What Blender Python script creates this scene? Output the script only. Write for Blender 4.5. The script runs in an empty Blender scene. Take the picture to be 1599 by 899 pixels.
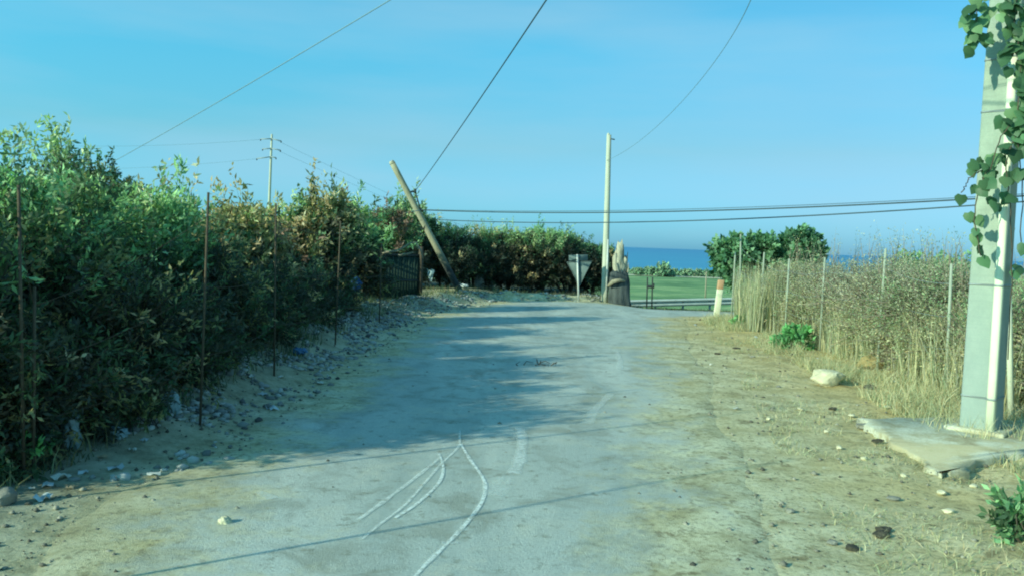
import bpy, math
import numpy as np
from mathutils import Vector, Matrix

R = math.radians
scn = bpy.context.scene
col = scn.collection
rng = np.random.default_rng(7)

# ------------------------------------------------------------------ camera
CAM_H = 1.6
F = 1330.0
cam_d = bpy.data.cameras.new('camera')
cam = bpy.data.objects.new('camera', cam_d)
col.objects.link(cam)
scn.camera = cam
cam_d.sensor_width = 36
cam_d.lens = 36 * F / 1599
cam_d.clip_start = 0.05
cam_d.clip_end = 200000
MC = Matrix.Rotation(R(90 - 3.03), 4, 'X') @ Matrix.Rotation(R(2.1), 4, 'Z')
MC.translation = (0, 0, CAM_H)
cam.matrix_world = MC
_M = np.array(MC.to_3x3())


def ray(px, py):
    return _M @ np.array([(px - 799.5) / F, -(py - 449.5) / F, -1.0])


def A(px, py, Y):
    d = ray(px, py)
    t = Y / d[1]
    return np.array([d[0] * t, Y, CAM_H + d[2] * t])


def G(px, py, z=0.0):
    d = ray(px, py)
    t = (z - CAM_H) / d[2]
    return np.array([d[0] * t, d[1] * t, z])


# ------------------------------------------------------------------ noise / terrain
_T = np.random.default_rng(3).random((256, 256))


def vnoise(x, y):
    x = np.asarray(x, float); y = np.asarray(y, float)
    xi = np.floor(x).astype(int); yi = np.floor(y).astype(int)
    fx = x - xi; fy = y - yi
    fx = fx * fx * (3 - 2 * fx); fy = fy * fy * (3 - 2 * fy)
    a = _T[xi % 256, yi % 256]; b = _T[(xi + 1) % 256, yi % 256]
    c = _T[xi % 256, (yi + 1) % 256]; d = _T[(xi + 1) % 256, (yi + 1) % 256]
    return (a * (1 - fx) + b * fx) * (1 - fy) + (c * (1 - fx) + d * fx) * fy


def fbm(x, y, o=4):
    s = 0; a = 0.5; f = 1.0
    for i in range(o):
        s = s + a * vnoise(x * f + 17.3 * i, y * f + 9.1 * i); a *= .5; f *= 2.03
    return s - 0.47


def sst(a, b, x):
    t = np.clip((x - a) / (b - a), 0, 1)
    return t * t * (3 - 2 * t)


_LY = np.array([-6, 2.5, 5.2, 6.2, 9.5, 14.5, 18, 20.5, 22, 23.4, 24.2, 24.8])
_LX = np.array([-2.3, -2.3, -2.6, -2.35, -2.25, -2.1, -1.9, -1.5, -.9, -.2, 1.6, 3.0])
_RY = np.array([-6, 0, 4.2, 6.9, 10.2, 14.0, 18.0, 19.6, 20.6, 21.3, 24.8])
_RX = np.array([1.2, 1.5, 1.75, 2.1, 2.7, 3.3, 4.0, 4.35, 6.0, 26.0, 30.0])


def xL(y): return np.interp(y, _LY, _LX)
def xR(y): return np.interp(y, _RY, _RX)


def on_road(x, y):
    d = np.minimum(x - xL(y), xR(y) - x)
    d = np.minimum(d, 24.4 - y + 0 * x)
    return d


def smooth_h(x, y):
    x = np.asarray(x, float); y = np.asarray(y, float)
    dn = -0.078 * (y - 22) * sst(21.5, 23.0, y)
    m1 = sst(2.4, 4.2, x)
    near = dn * m1
    left = -0.06 * np.clip(y - 34, 0, None)
    near = np.where(y > 34, near + left * (1 - m1), near)
    far = np.interp(y, [0, 44, 280, 420, 900, 1400, 3000], [-1.7, -1.72, -7.95, -11, -31, -40, -60])
    k = sst(38, 62, y)
    base = near * (1 - k) + far * k
    # low bank of dirt round the foot of the leaning pole
    b = 0.22 * np.exp(-(((x + 1.6) / 1.6) ** 2 + ((y - 25.4) / 1.5) ** 2))
    b = b + 0.24 * np.exp(-(((x - xL(y) + .75) / .5) ** 2)) * (.6 + .8 * vnoise(x * 2.2, y * 2.2)) * sst(5.0, 7.5, y) * sst(27, 23, y)
    return base + b


def H(x, y):
    x = np.asarray(x, float); y = np.asarray(y, float)
    r = on_road(x, y)
    off = sst(0.0, -1.1, r)
    n = 0.10 * fbm(x * 1.1, y * 1.1, 4) + 0.05 * fbm(x * 5 + 40, y * 5, 3)
    sx = np.where(x > 0, 1.0, 1.25)
    return smooth_h(x, y) + off * (n * sx + 0.012) + 0.012 * fbm(x * .8, y * .8, 3)


def Hr(x, y):
    x = np.asarray(x, float); y = np.asarray(y, float)
    return smooth_h(x, y) + 0.012 * fbm(x * .8, y * .8, 3)


def Hf(x, y):
    return float(H(x, y))


# ------------------------------------------------------------------ materials
def nm(name):
    m = bpy.data.materials.new(name)
    m.use_nodes = True
    nt = m.node_tree
    b = nt.nodes['Principled BSDF']
    return m, nt, b


def lk(nt, a, b): nt.links.new(a, b)


def ramp(nt, fac, stops):
    n = nt.nodes.new('ShaderNodeValToRGB')
    e = n.color_ramp.elements
    while len(e) < len(stops): e.new(0.5)
    for i, (p, c) in enumerate(stops):
        e[i].position = p
        e[i].color = (c[0], c[1], c[2], 1) if hasattr(c, '__len__') else (c, c, c, 1)
    lk(nt, fac, n.inputs[0])
    return n.outputs[0]


def noise(nt, scale, detail=6, rough=.6, vec=None, dist=0.0):
    n = nt.nodes.new('ShaderNodeTexNoise')
    n.inputs['Scale'].default_value = scale
    n.inputs['Detail'].default_value = detail
    n.inputs['Roughness'].default_value = rough
    n.inputs['Distortion'].default_value = dist
    if vec is not None: lk(nt, vec, n.inputs['Vector'])
    return n.outputs['Fac']


def geo_pos(nt, scale=(1, 1, 1), rot=(0, 0, 0)):
    g = nt.nodes.new('ShaderNodeNewGeometry')
    mp = nt.nodes.new('ShaderNodeMapping')
    mp.inputs['Scale'].default_value = scale
    mp.inputs['Rotation'].default_value = rot
    lk(nt, g.outputs['Position'], mp.inputs['Vector'])
    return mp.outputs[0]


def obj_pos(nt, scale=(1, 1, 1)):
    g = nt.nodes.new('ShaderNodeTexCoord')
    mp = nt.nodes.new('ShaderNodeMapping')
    mp.inputs['Scale'].default_value = scale
    lk(nt, g.outputs['Object'], mp.inputs['Vector'])
    return mp.outputs[0]


def mix(nt, fac, a, b, mode='MIX'):
    n = nt.nodes.new('ShaderNodeMix')
    n.data_type = 'RGBA'; n.blend_type = mode
    if isinstance(fac, (int, float)): n.inputs[0].default_value = fac
    else: lk(nt, fac, n.inputs[0])
    for s, v in ((6, a), (7, b)):
        if hasattr(v, '__len__'): n.inputs[s].default_value = (v[0], v[1], v[2], 1)
        else: lk(nt, v, n.inputs[s])
    return n.outputs[2]


def bump(nt, b, h, strength=.4, dist=.02):
    n = nt.nodes.new('ShaderNodeBump')
    n.inputs['Strength'].default_value = strength
    n.inputs['Distance'].default_value = dist
    lk(nt, h, n.inputs['Height'])
    lk(nt, n.outputs[0], b.inputs['Normal'])


def mat_simple(name, c1, c2, scale=8, rough=.85, bmp=.3, dist=.01, metallic=0, stretch=(1, 1, 1), spec=.3):
    m, nt, b = nm(name)
    f = noise(nt, scale, 7, .65, obj_pos(nt, stretch))
    lk(nt, ramp(nt, f, [(.32, c1), (.68, c2)]), b.inputs['Base Color'])
    b.inputs['Roughness'].default_value = rough
    b.inputs['Metallic'].default_value = metallic
    b.inputs['Specular IOR Level'].default_value = spec
    if bmp: bump(nt, b, f, bmp, dist)
    return m


def mat_foliage(name, trans=.3, rough=.55, haze=None):
    m, nt, b = nm(name)
    a = nt.nodes.new('ShaderNodeAttribute'); a.attribute_name = 'Col'
    c = a.outputs['Color']
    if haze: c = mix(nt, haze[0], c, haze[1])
    lk(nt, c, b.inputs['Base Color'])
    b.inputs['Roughness'].default_value = rough
    b.inputs['Specular IOR Level'].default_value = .25
    if trans:
        t = nt.nodes.new('ShaderNodeBsdfTranslucent')
        c2 = mix(nt, 1.0, c, (1.15, 1.3, .7), 'MULTIPLY')
        lk(nt, c2, t.inputs['Color'])
        mx = nt.nodes.new('ShaderNodeMixShader')
        mx.inputs[0].default_value = trans
        lk(nt, b.outputs[0], mx.inputs[1]); lk(nt, t.outputs[0], mx.inputs[2])
        lk(nt, mx.outputs[0], nt.nodes['Material Output'].inputs['Surface'])
    return m


def ground_color(nt, road=False):
    """earth, dust and dry straw tones shared by the ground and the edges of the road"""
    P = geo_pos(nt)
    big = noise(nt, .55, 5, .6, P)
    mid = noise(nt, 2.6, 8, .7, P)
    fin = noise(nt, 26, 6, .75, P)
    c = ramp(nt, mid, [(.30, (.24, .22, .12)), (.42, (.48, .46, .28)), (.54, (.66, .65, .43)), (.72, (.78, .78, .56))])
    c = mix(nt, ramp(nt, big, [(.42, 0), (.62, .65)]), c, (.56, .50, .26))
    c = mix(nt, ramp(nt, fin, [(.34, .8), (.50, 0)]), c, (.20, .18, .10))
    c = mix(nt, ramp(nt, fin, [(.62, 0), (.72, .75)]), c, (.68, .68, .50))
    # left of the road: greyer, darker earth
    sp = nt.nodes.new('ShaderNodeSeparateXYZ'); lk(nt, P, sp.inputs[0])
    mo = nt.nodes.new('ShaderNodeMapRange'); mo.inputs[1].default_value = 1.8; mo.inputs[2].default_value = 4.2; mo.inputs[4].default_value = .75
    lk(nt, sp.outputs[0], mo.inputs[0])
    c = mix(nt, mo.outputs[0], c, mix(nt, 1.0, c, (1.02, .84, .58), 'MULTIPLY'))
    clod = noise(nt, 6.5, 7, .72, P, .4)
    c = mix(nt, ramp(nt, clod, [(.36, .8), (.45, 0)]), c, (.22, .19, .10))
    c = mix(nt, ramp(nt, clod, [(.60, 0), (.68, .55)]), c, (.74, .73, .52))
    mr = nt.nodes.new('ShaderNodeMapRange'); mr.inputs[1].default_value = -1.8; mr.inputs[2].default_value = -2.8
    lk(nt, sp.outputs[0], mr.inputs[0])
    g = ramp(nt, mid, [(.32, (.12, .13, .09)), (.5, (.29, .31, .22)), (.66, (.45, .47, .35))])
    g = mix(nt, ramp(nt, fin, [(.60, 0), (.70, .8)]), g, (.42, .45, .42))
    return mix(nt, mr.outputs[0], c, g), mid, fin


def mat_ground():
    m, nt, b = nm('earth')
    c, mid, fin = ground_color(nt)
    # far land turns to dull green
    sp = nt.nodes.new('ShaderNodeSeparateXYZ'); lk(nt, geo_pos(nt), sp.inputs[0])
    mr = nt.nodes.new('ShaderNodeMapRange'); mr.inputs[1].default_value = 25; mr.inputs[2].default_value = 31
    lk(nt, sp.outputs[1], mr.inputs[0])
    n2 = noise(nt, .35, 6, .6, geo_pos(nt))
    gg = ramp(nt, n2, [(.35, (.06, .10, .045)), (.65, (.16, .17, .08))])
    c = mix(nt, mr.outputs[0], c, gg)
    # far verge left of the field: earth darkened, its shade put into the colour
    m1 = nt.nodes.new('ShaderNodeMapRange'); m1.inputs[1].default_value = 24.6; m1.inputs[2].default_value = 25.6
    m2 = nt.nodes.new('ShaderNodeMapRange'); m2.inputs[1].default_value = 6.5; m2.inputs[2].default_value = 4.0
    m3 = nt.nodes.new('ShaderNodeMapRange'); m3.inputs[1].default_value = 40; m3.inputs[2].default_value = 34
    lk(nt, sp.outputs[1], m1.inputs[0]); lk(nt, sp.outputs[0], m2.inputs[0]); lk(nt, sp.outputs[1], m3.inputs[0])
    q1 = nt.nodes.new('ShaderNodeMath'); q1.operation = 'MULTIPLY'; lk(nt, m1.outputs[0], q1.inputs[0]); lk(nt, m2.outputs[0], q1.inputs[1])
    q2 = nt.nodes.new('ShaderNodeMath'); q2.operation = 'MULTIPLY'; lk(nt, q1.outputs[0], q2.inputs[0]); lk(nt, m3.outputs[0], q2.inputs[1])
    q3 = nt.nodes.new('ShaderNodeMath'); q3.operation = 'MULTIPLY'; lk(nt, q2.outputs[0], q3.inputs[0]); q3.inputs[1].default_value = .85
    lk(nt, mix(nt, q3.outputs[0], c, ramp(nt, n2, [(.35, (.05, .065, .055)), (.65, (.13, .14, .11))])), b.inputs['Base Color'])
    b.inputs['Roughness'].default_value = .95
    b.inputs['Specular IOR Level'].default_value = .1
    ad = nt.nodes.new('ShaderNodeMath'); ad.operation = 'ADD'
    lk(nt, mid, ad.inputs[0]); lk(nt, fin, ad.inputs[1])
    bump(nt, b, ad.outputs[0], .6, .022)
    return m


def mat_road():
    m, nt, b = nm('dusty_asphalt')
    P = geo_pos(nt)
    gc, mid, fin = ground_color(nt)
    strk = noise(nt, 1.0, 6, .65, geo_pos(nt, (1.3, .28, 1), (0, 0, R(8))), .6)
    blot = noise(nt, 1.7, 7, .7, P, .5)
    grain = noise(nt, 70, 4, .85, P)
    c = ramp(nt, strk, [(.32, (.36, .43, .39)), (.50, (.47, .535, .475)), (.68, (.58, .64, .56))])
    c = mix(nt, ramp(nt, blot, [(.38, .75), (.50, 0)]), c, (.31, .335, .27))
    c = mix(nt, ramp(nt, blot, [(.55, 0), (.68, .7)]), c, (.58, .60, .48))
    c = mix(nt, ramp(nt, grain, [(.35, .5), (.50, 0)]), c, (.25, .28, .25))
    c = mix(nt, ramp(nt, grain, [(.58, 0), (.70, .5)]), c, (.68, .72, .64))
    spk = noise(nt, 7.5, 6, .75, P)
    c = mix(nt, ramp(nt, spk, [(.35, .75), (.44, 0)]), c, (.25, .27, .21))
    c = mix(nt, ramp(nt, spk, [(.62, 0), (.72, .4)]), c, (.66, .68, .54))
    at = nt.nodes.new('ShaderNodeAttribute'); at.attribute_name = 'edge'
    # cross: edge value (0 at the rim, 1 well inside) broken up with noise
    ma = nt.nodes.new('ShaderNodeMath'); ma.operation = 'ADD'
    lk(nt, at.outputs['Fac'], ma.inputs[0])
    s2 = nt.nodes.new('ShaderNodeMath'); s2.operation = 'MULTIPLY_ADD'
    lk(nt, noise(nt, 1.6, 9, .72, P), s2.inputs[0]); s2.inputs[1].default_value = 1.7; s2.inputs[2].default_value = -.85
    lk(nt, s2.outputs[0], ma.inputs[1])
    c = mix(nt, ramp(nt, ma.outputs[0], [(.22, 0), (.62, 1)]), gc, c)
    lk(nt, c, b.inputs['Base Color'])
    b.inputs['Roughness'].default_value = .9
    b.inputs['Specular IOR Level'].default_value = .15
    ad = nt.nodes.new('ShaderNodeMath'); ad.operation = 'ADD'
    lk(nt, grain, ad.inputs[0]); lk(nt, blot, ad.inputs[1])
    bump(nt, b, ad.outputs[0], .55, .016)
    return m


M = {}
M['ground'] = mat_ground()
M['road'] = mat_road()
M['leaf'] = mat_foliage('leaves', .36)
M['vine_leaf'] = mat_foliage('broad_leaves', .25, .45)
M['straw'] = mat_foliage('straw_blades', .2, .8)
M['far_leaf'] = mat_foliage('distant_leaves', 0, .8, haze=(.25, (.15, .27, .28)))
M['bark'] = mat_simple('bark', (.05, .045, .035), (.13, .11, .08), 14, .95, .6, .02, stretch=(1, 1, .25))
M['twig'] = mat_simple('twig', (.05, .045, .035), (.12, .10, .07), 14, .95, 0)
M['dry_twig'] = mat_simple('dry_twig', (.16, .14, .11), (.30, .27, .21), 14, .95, 0)
M['pale_concrete'] = mat_simple('pale_concrete', (.40, .44, .34), (.52, .56, .44), 3, .9, .2, .006, stretch=(3, 3, .5))
M['leaning_pole'] = mat_simple('weathered_pole', (.30, .28, .17), (.44, .42, .28), 6, .9, .4, .01, stretch=(4, 4, .5))
def mat_shaded_pole():
    m, nt, b = nm('shaded_pole')
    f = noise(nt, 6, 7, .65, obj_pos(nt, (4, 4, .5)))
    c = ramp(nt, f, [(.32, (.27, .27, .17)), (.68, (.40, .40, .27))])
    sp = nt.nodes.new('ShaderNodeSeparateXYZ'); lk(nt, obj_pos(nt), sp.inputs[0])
    mr = nt.nodes.new('ShaderNodeMapRange'); mr.inputs[1].default_value = 1.45; mr.inputs[2].default_value = .75  # hedge shade on the lower shaft put into the pole colour
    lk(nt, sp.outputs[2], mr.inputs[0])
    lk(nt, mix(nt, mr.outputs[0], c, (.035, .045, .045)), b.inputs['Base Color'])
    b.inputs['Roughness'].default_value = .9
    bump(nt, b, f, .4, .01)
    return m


M['leaning_pole'] = mat_shaded_pole()
M['pvc'] = mat_simple('pale_conduit', (.62, .68, .50), (.72, .78, .60), 2, .6, 0)
M['cable'] = mat_simple('cable', (.03, .06, .07), (.05, .09, .10), 3, .6, 0)
M['grey_cable'] = mat_simple('grey_cable', (.15, .28, .34), (.20, .34, .40), 3, .6, 0)
M['rust'] = mat_simple('rust', (.06, .055, .04), (.12, .095, .06), 20, .9, .3, .004)
M['steel'] = mat_simple('galvanised_steel', (.22, .28, .28), (.32, .38, .37), 9, .55, .1, .003, metallic=.2)
M['bright_steel'] = mat_simple('bright_steel', (.5, .55, .5), (.65, .7, .64), 9, .5, 0, metallic=.2)
M['rail_steel'] = mat_simple('rail_steel', (.45, .52, .46), (.60, .66, .58), 4, .6, .05, .004)
M['dark_steel'] = mat_simple('dark_steel', (.02, .035, .035), (.05, .065, .06), 9, .7, .1, .003)
M['sign_back'] = mat_simple('sign_back', (.09, .14, .135), (.13, .19, .18), 9, .7, .05, .003)
M['dark_blue'] = mat_simple('dark_blue_plastic', (.012, .06, .16), (.02, .09, .22), 6, .7, .4, .01)
M['char'] = mat_simple('charred_wood', (.022, .034, .036), (.12, .145, .14), 5, .95, .9, .05, stretch=(1, 1, .35))
M['splinter'] = mat_simple('bare_wood', (.20, .21, .15), (.64, .64, .48), 7, .9, .9, .03, stretch=(4, 4, .35))
M['wood_post'] = mat_simple('wood_post', (.20, .19, .13), (.36, .34, .24), 9, .9, .4, .01, stretch=(3, 3, .4))
M['grey_post'] = mat_simple('grey_post', (.26, .31, .24), (.38, .44, .34), 9, .9, .3, .01, stretch=(3, 3, .4))
M['cream'] = mat_simple('cream_paint', (.62, .64, .46), (.75, .76, .56), 6, .8, .1, .004)
M['orange'] = mat_simple('orange_paint', (.44, .27, .15), (.56, .36, .21), 6, .8, .1, .004)
M['white_rock'] = mat_simple('pale_limestone', (.42, .40, .26), (.74, .72, .50), 5, .9, .8, .03)
M['ochre_rock'] = mat_simple('ochre_stone', (.28, .22, .09), (.44, .36, .17), 6, .95, .8, .03)
M['grey_rock'] = mat_simple('grey_stone', (.14, .15, .13), (.30, .31, .26), 7, .95, .8, .03)
M['dark_clod'] = mat_simple('dark_clod', (.035, .035, .028), (.09, .085, .06), 9, .95, .8, .02)
M['bag_blue'] = mat_simple('blue_plastic', (.04, .16, .36), (.08, .26, .50), 6, .45, .4, .01, spec=.5)
M['bag_pale'] = mat_simple('pale_plastic', (.42, .52, .54), (.60, .68, .68), 6, .45, .4, .01, spec=.5)
M['bag_teal'] = mat_simple('faded_teal_plastic', (.20, .34, .38), (.34, .48, .50), 6, .5, .4, .01, spec=.5)
M['paper'] = mat_simple('paper', (.55, .58, .50), (.72, .74, .64), 6, .8, .2, .004)
M['card'] = mat_simple('cardboard', (.30, .24, .14), (.42, .35, .22), 6, .9, .2, .004)
M['panel_green'] = mat_simple('green_sheet', (.014, .04, .032), (.03, .068, .05), 3, .7, .2, .006, stretch=(6, 6, .4))
M['sign_front'] = mat_simple('sign_front', (.75, .75, .73), (.8, .8, .78), 5, .5, 0)
M['sign_red'] = mat_simple('sign_red', (.5, .02, .02), (.6, .03, .03), 5, .5, 0)


def mat_concrete_pole():
    m, nt, b = nm('cast_concrete')
    f = noise(nt, 6, 8, .7, obj_pos(nt, (1, 1, .6)))
    fine = noise(nt, 60, 4, .7, obj_pos(nt, (1, 1, 2.0)))
    band = noise(nt, 5.5, 3, .5, obj_pos(nt, (.15, .15, 9)))
    c = ramp(nt, f, [(.3, (.24, .31, .25)), (.5, (.30, .38, .30)), (.72, (.37, .45, .36))])
    c = mix(nt, ramp(nt, fine, [(.35, .45), (.5, 0)]), c, (.22, .27, .23))
    c = mix(nt, ramp(nt, band, [(.40, .30), (.52, 0)]), c, (.25, .31, .26))
    # greyer towards the foot
    sp = nt.nodes.new('ShaderNodeSeparateXYZ'); lk(nt, obj_pos(nt), sp.inputs[0])
    mr = nt.nodes.new('ShaderNodeMapRange'); mr.inputs[1].default_value = 1.9; mr.inputs[2].default_value = .6
    mr.inputs[4].default_value = .5
    lk(nt, sp.outputs[2], mr.inputs[0])
    c = mix(nt, mr.outputs[0], c, (.25, .33, .33))
    lk(nt, c, b.inputs['Base Color'])
    b.inputs['Roughness'].default_value = .92
    bump(nt, b, fine, .25, .006)
    return m


M['concrete'] = mat_concrete_pole()


def mat_slab():
    m, nt, b = nm('dusty_slab')
    P = geo_pos(nt)
    f = noise(nt, 3.2, 9, .72, P); f2 = noise(nt, 40, 5, .7, P)
    c = ramp(nt, f, [(.36, (.30, .27, .16)), (.45, (.42, .41, .27)), (.52, (.52, .54, .41)), (.66, (.60, .63, .50))])
    c = mix(nt, ramp(nt, f2, [(.34, .7), (.5, 0)]), c, (.25, .23, .15))
    f3 = noise(nt, 1.1, 6, .7, P, .5)
    c = mix(nt, ramp(nt, f3, [(.48, 0), (.56, .8)]), c, (.47, .43, .26))
    lk(nt, c, b.inputs['Base Color']); b.inputs['Roughness'].default_value = .95
    bump(nt, b, f2, .4, .01)
    return m


M['slab'] = mat_slab()


def mat_field():
    m, nt, b = nm('green_crop')
    P = geo_pos(nt, (.5, 1, 1))
    f = noise(nt, .11, 9, .75, P, .3); f2 = noise(nt, .55, 8, .75, P)
    c = ramp(nt, f, [(.36, (.11, .22, .10)), (.5, (.20, .35, .15)), (.64, (.38, .51, .23))])
    c = mix(nt, ramp(nt, f2, [(.36, .6), (.5, 0)]), c, (.05, .16, .08))
    c = mix(nt, ramp(nt, f2, [(.60, 0), (.75, .5)]), c, (.32, .46, .22))
    lk(nt, c, b.inputs['Base Color']); b.inputs['Roughness'].default_value = .9
    b.inputs['Specular IOR Level'].default_value = .1
    bump(nt, b, f2, .8, .25)
    return m


M['field'] = mat_field()


def mat_sea():
    m, nt, b = nm('sea_water')
    f = noise(nt, .004, 6, .6, geo_pos(nt, (.4, 1, 1)))
    # paler with distance towards the horizon haze
    sp = nt.nodes.new('ShaderNodeSeparateXYZ'); lk(nt, geo_pos(nt), sp.inputs[0])
    mr = nt.nodes.new('ShaderNodeMapRange'); mr.inputs[1].default_value = 1500; mr.inputs[2].default_value = 9000
    lk(nt, sp.outputs[1], mr.inputs[0])
    c = ramp(nt, f, [(.35, (.075, .30, .49)), (.65, (.09, .34, .52))])
    c = mix(nt, mr.outputs[0], c, (.085, .29, .49))
    lk(nt, c, b.inputs['Base Color'])
    b.inputs['Roughness'].default_value = .7
    b.inputs['Specular IOR Level'].default_value = .05
    return m


M['sea'] = mat_sea()


def mat_chalk():
    m, nt, b = nm('worn_white_paint')
    b.inputs['Base Color'].default_value = (.74, .82, .76, 1)
    b.inputs['Roughness'].default_value = .9
    f = noise(nt, 22, 7, .75, geo_pos(nt))
    a = nt.nodes.new('ShaderNodeAttribute'); a.attribute_name = 'edge'
    mu = nt.nodes.new('ShaderNodeMath'); mu.operation = 'MULTIPLY'
    lk(nt, ramp(nt, f, [(.33, .05), (.56, .95)]), mu.inputs[0]); lk(nt, a.outputs['Fac'], mu.inputs[1])
    lk(nt, mu.outputs[0], b.inputs['Alpha'])
    return m


M['chalk'] = mat_chalk()


# ------------------------------------------------------------------ mesh helpers
def np_mesh(name, V, faces, cols=None, attr=None, smooth=False):
    """V (n,3); faces list of int arrays (m,k)"""
    me = bpy.data.meshes.new(name)
    V = np.asarray(V, np.float32)
    me.vertices.add(len(V)); me.vertices.foreach_set('co', V.ravel())
    starts = []; loops = []; s = 0
    for f in faces:
        f = np.asarray(f, np.int32)
        if len(f) == 0: continue
        m_, k = f.shape
        starts.append(s + np.arange(m_) * k); loops.append(f.ravel()); s += m_ * k
    starts = np.concatenate(starts).astype(np.int32); loops = np.concatenate(loops)
    me.loops.add(len(loops)); me.loops.foreach_set('vertex_index', loops)
    me.polygons.add(len(starts)); me.polygons.foreach_set('loop_start', starts)
    me.update(calc_edges=True); me.validate()
    if cols is not None:
        a = me.color_attributes.new('Col', 'FLOAT_COLOR', 'POINT')
        c = np.ones((len(V), 4), np.float32); c[:, :3] = cols
        a.data.foreach_set('color', c.ravel())
    if attr is not None:
        a = me.attributes.new('edge', 'FLOAT', 'POINT')
        a.data.foreach_set('value', np.asarray(attr, np.float32))
    if smooth:
        me.polygons.foreach_set('use_smooth', np.ones(len(me.polygons), bool))
    return me


class MB:
    def __init__(s):
        s.V = []; s.F = []; s.n = 0; s.C = []

    def add(s, V, faces, c=None):
        V = np.asarray(V, float)
        for f in faces:
            if len(f): s.F.append(np.asarray(f, int) + s.n)
        s.V.append(V); s.n += len(V)
        s.C.append(np.broadcast_to(np.array(c if c is not None else (.5, .5, .5), float), (len(V), 3)) if np.ndim(c) < 2 else c)

    def box(s, c, size, rotz=0, rot=None):
        sx, sy, sz = [v / 2 for v in size]
        P = np.array([[x, y, z] for z in (-sz, sz) for x, y in ((-sx, -sy), (sx, -sy), (sx, sy), (-sx, sy))])
        if rot is not None: P = P @ np.array(rot).T
        elif rotz:
            a = rotz; P = P @ np.array([[math.cos(a), math.sin(a), 0], [-math.sin(a), math.cos(a), 0], [0, 0, 1]])
        s.add(P + np.array(c), [[[0, 3, 2, 1], [4, 5, 6, 7], [0, 1, 5, 4], [1, 2, 6, 5], [2, 3, 7, 6], [3, 0, 4, 7]]])

    def tube(s, pts, rad, sides=8, cap=True, jit=0):
        pts = np.asarray(pts, float); n = len(pts)
        rad = np.broadcast_to(np.asarray(rad, float), (n,))
        T = np.gradient(pts, axis=0) if n > 2 else np.repeat((pts[1] - pts[0])[None], 2, 0)
        T /= np.linalg.norm(T, axis=1)[:, None] + 1e-9
        up = np.array([0, 0, 1.0]) if abs(T[0][2]) < .9 else np.array([1.0, 0, 0])
        a = np.cross(T, up); a /= np.linalg.norm(a, axis=1)[:, None] + 1e-9
        b = np.cross(T, a)
        th = np.arange(sides) / sides * 2 * math.pi
        rr = rad[:, None] * (1 + (jit * rng.uniform(-1, 1, (n, sides)) if jit else 0))
        V = pts[:, None] + rr[..., None] * (np.cos(th)[None, :, None] * a[:, None] + np.sin(th)[None, :, None] * b[:, None])
        i = np.arange(n - 1)[:, None] * sides; j = np.arange(sides)[None]; j2 = (j + 1) % sides
        q = np.stack([i + j, i + j2, i + sides + j2, i + sides + j], -1).reshape(-1, 4)
        F = [q]
        if cap:
            F.append(np.arange(sides)[None, ::-1]); F.append((np.arange(sides) + (n - 1) * sides)[None])
        s.add(V.reshape(-1, 3), F)

    def build(s, name, mat, parent=None, smooth=False, bevel=0, color=False, loc=None):
        V = np.concatenate(s.V)
        if loc is not None: V = V - np.array(loc)
        me = np_mesh(name, V, s.F, np.concatenate(s.C) if color else None, smooth=smooth)
        me.materials.append(mat)
        o = bpy.data.objects.new(name, me); col.objects.link(o)
        if loc is not None and parent is None: o.location = loc
        if parent is not None: o.parent = parent
        if bevel:
            m_ = o.modifiers.new('bevel', 'BEVEL'); m_.width = bevel; m_.segments = 2; m_.limit_method = 'ANGLE'
        return o


def tag(o, label, cat, group=None, kind=None):
    if label: o['label'] = label
    if cat: o['category'] = cat
    if group: o['group'] = group
    if kind: o['kind'] = kind
    return o


def thing(name, label, cat, loc=(0, 0, 0), group=None, rotz=0):
    o = bpy.data.objects.new(name, None); col.objects.link(o)
    o.empty_display_size = .2
    o.location = [float(v) for v in loc]; o.rotation_euler = (0, 0, rotz)
    return tag(o, label, cat, group)


def mobj(name, me, mat, parent=None):
    me.materials.append(mat)
    o = bpy.data.objects.new(name, me); col.objects.link(o)
    if parent is not None: o.parent = parent
    return o


# ------------------------------------------------------------------ the setting
def axis(lo, a, b, hi, step, g=1.13):
    c = list(np.arange(a, b + 1e-6, step))
    s = step; v = c[-1]
    while v < hi: s *= g; v += s; c.append(v)
    s = step; v = c[0]; l = []
    while v > lo: s *= g; v -= s; l.append(v)
    return np.array(l[::-1] + c)


gx = axis(-2500, -5, 8, 3500, .09)
gy = axis(-60, .5, 27, 1500, .09, 1.06)
X, Y = np.meshgrid(gx, gy)
Z = H(X, Y) - 0.03 * sst(.15, .7, on_road(X, Y))
ny, nx = X.shape
idx = np.arange(nx * ny).reshape(ny, nx)
q = np.stack([idx[:-1, :-1], idx[:-1, 1:], idx[1:, 1:], idx[1:, :-1]], -1).reshape(-1, 4)
g = mobj('ground', np_mesh('ground', np.stack([X, Y, Z], -1).reshape(-1, 3), [q], smooth=True), M['ground'])
tag(g, 'dusty earth verges with dry straw on both sides of the road', 'ground', kind='structure')

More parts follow.
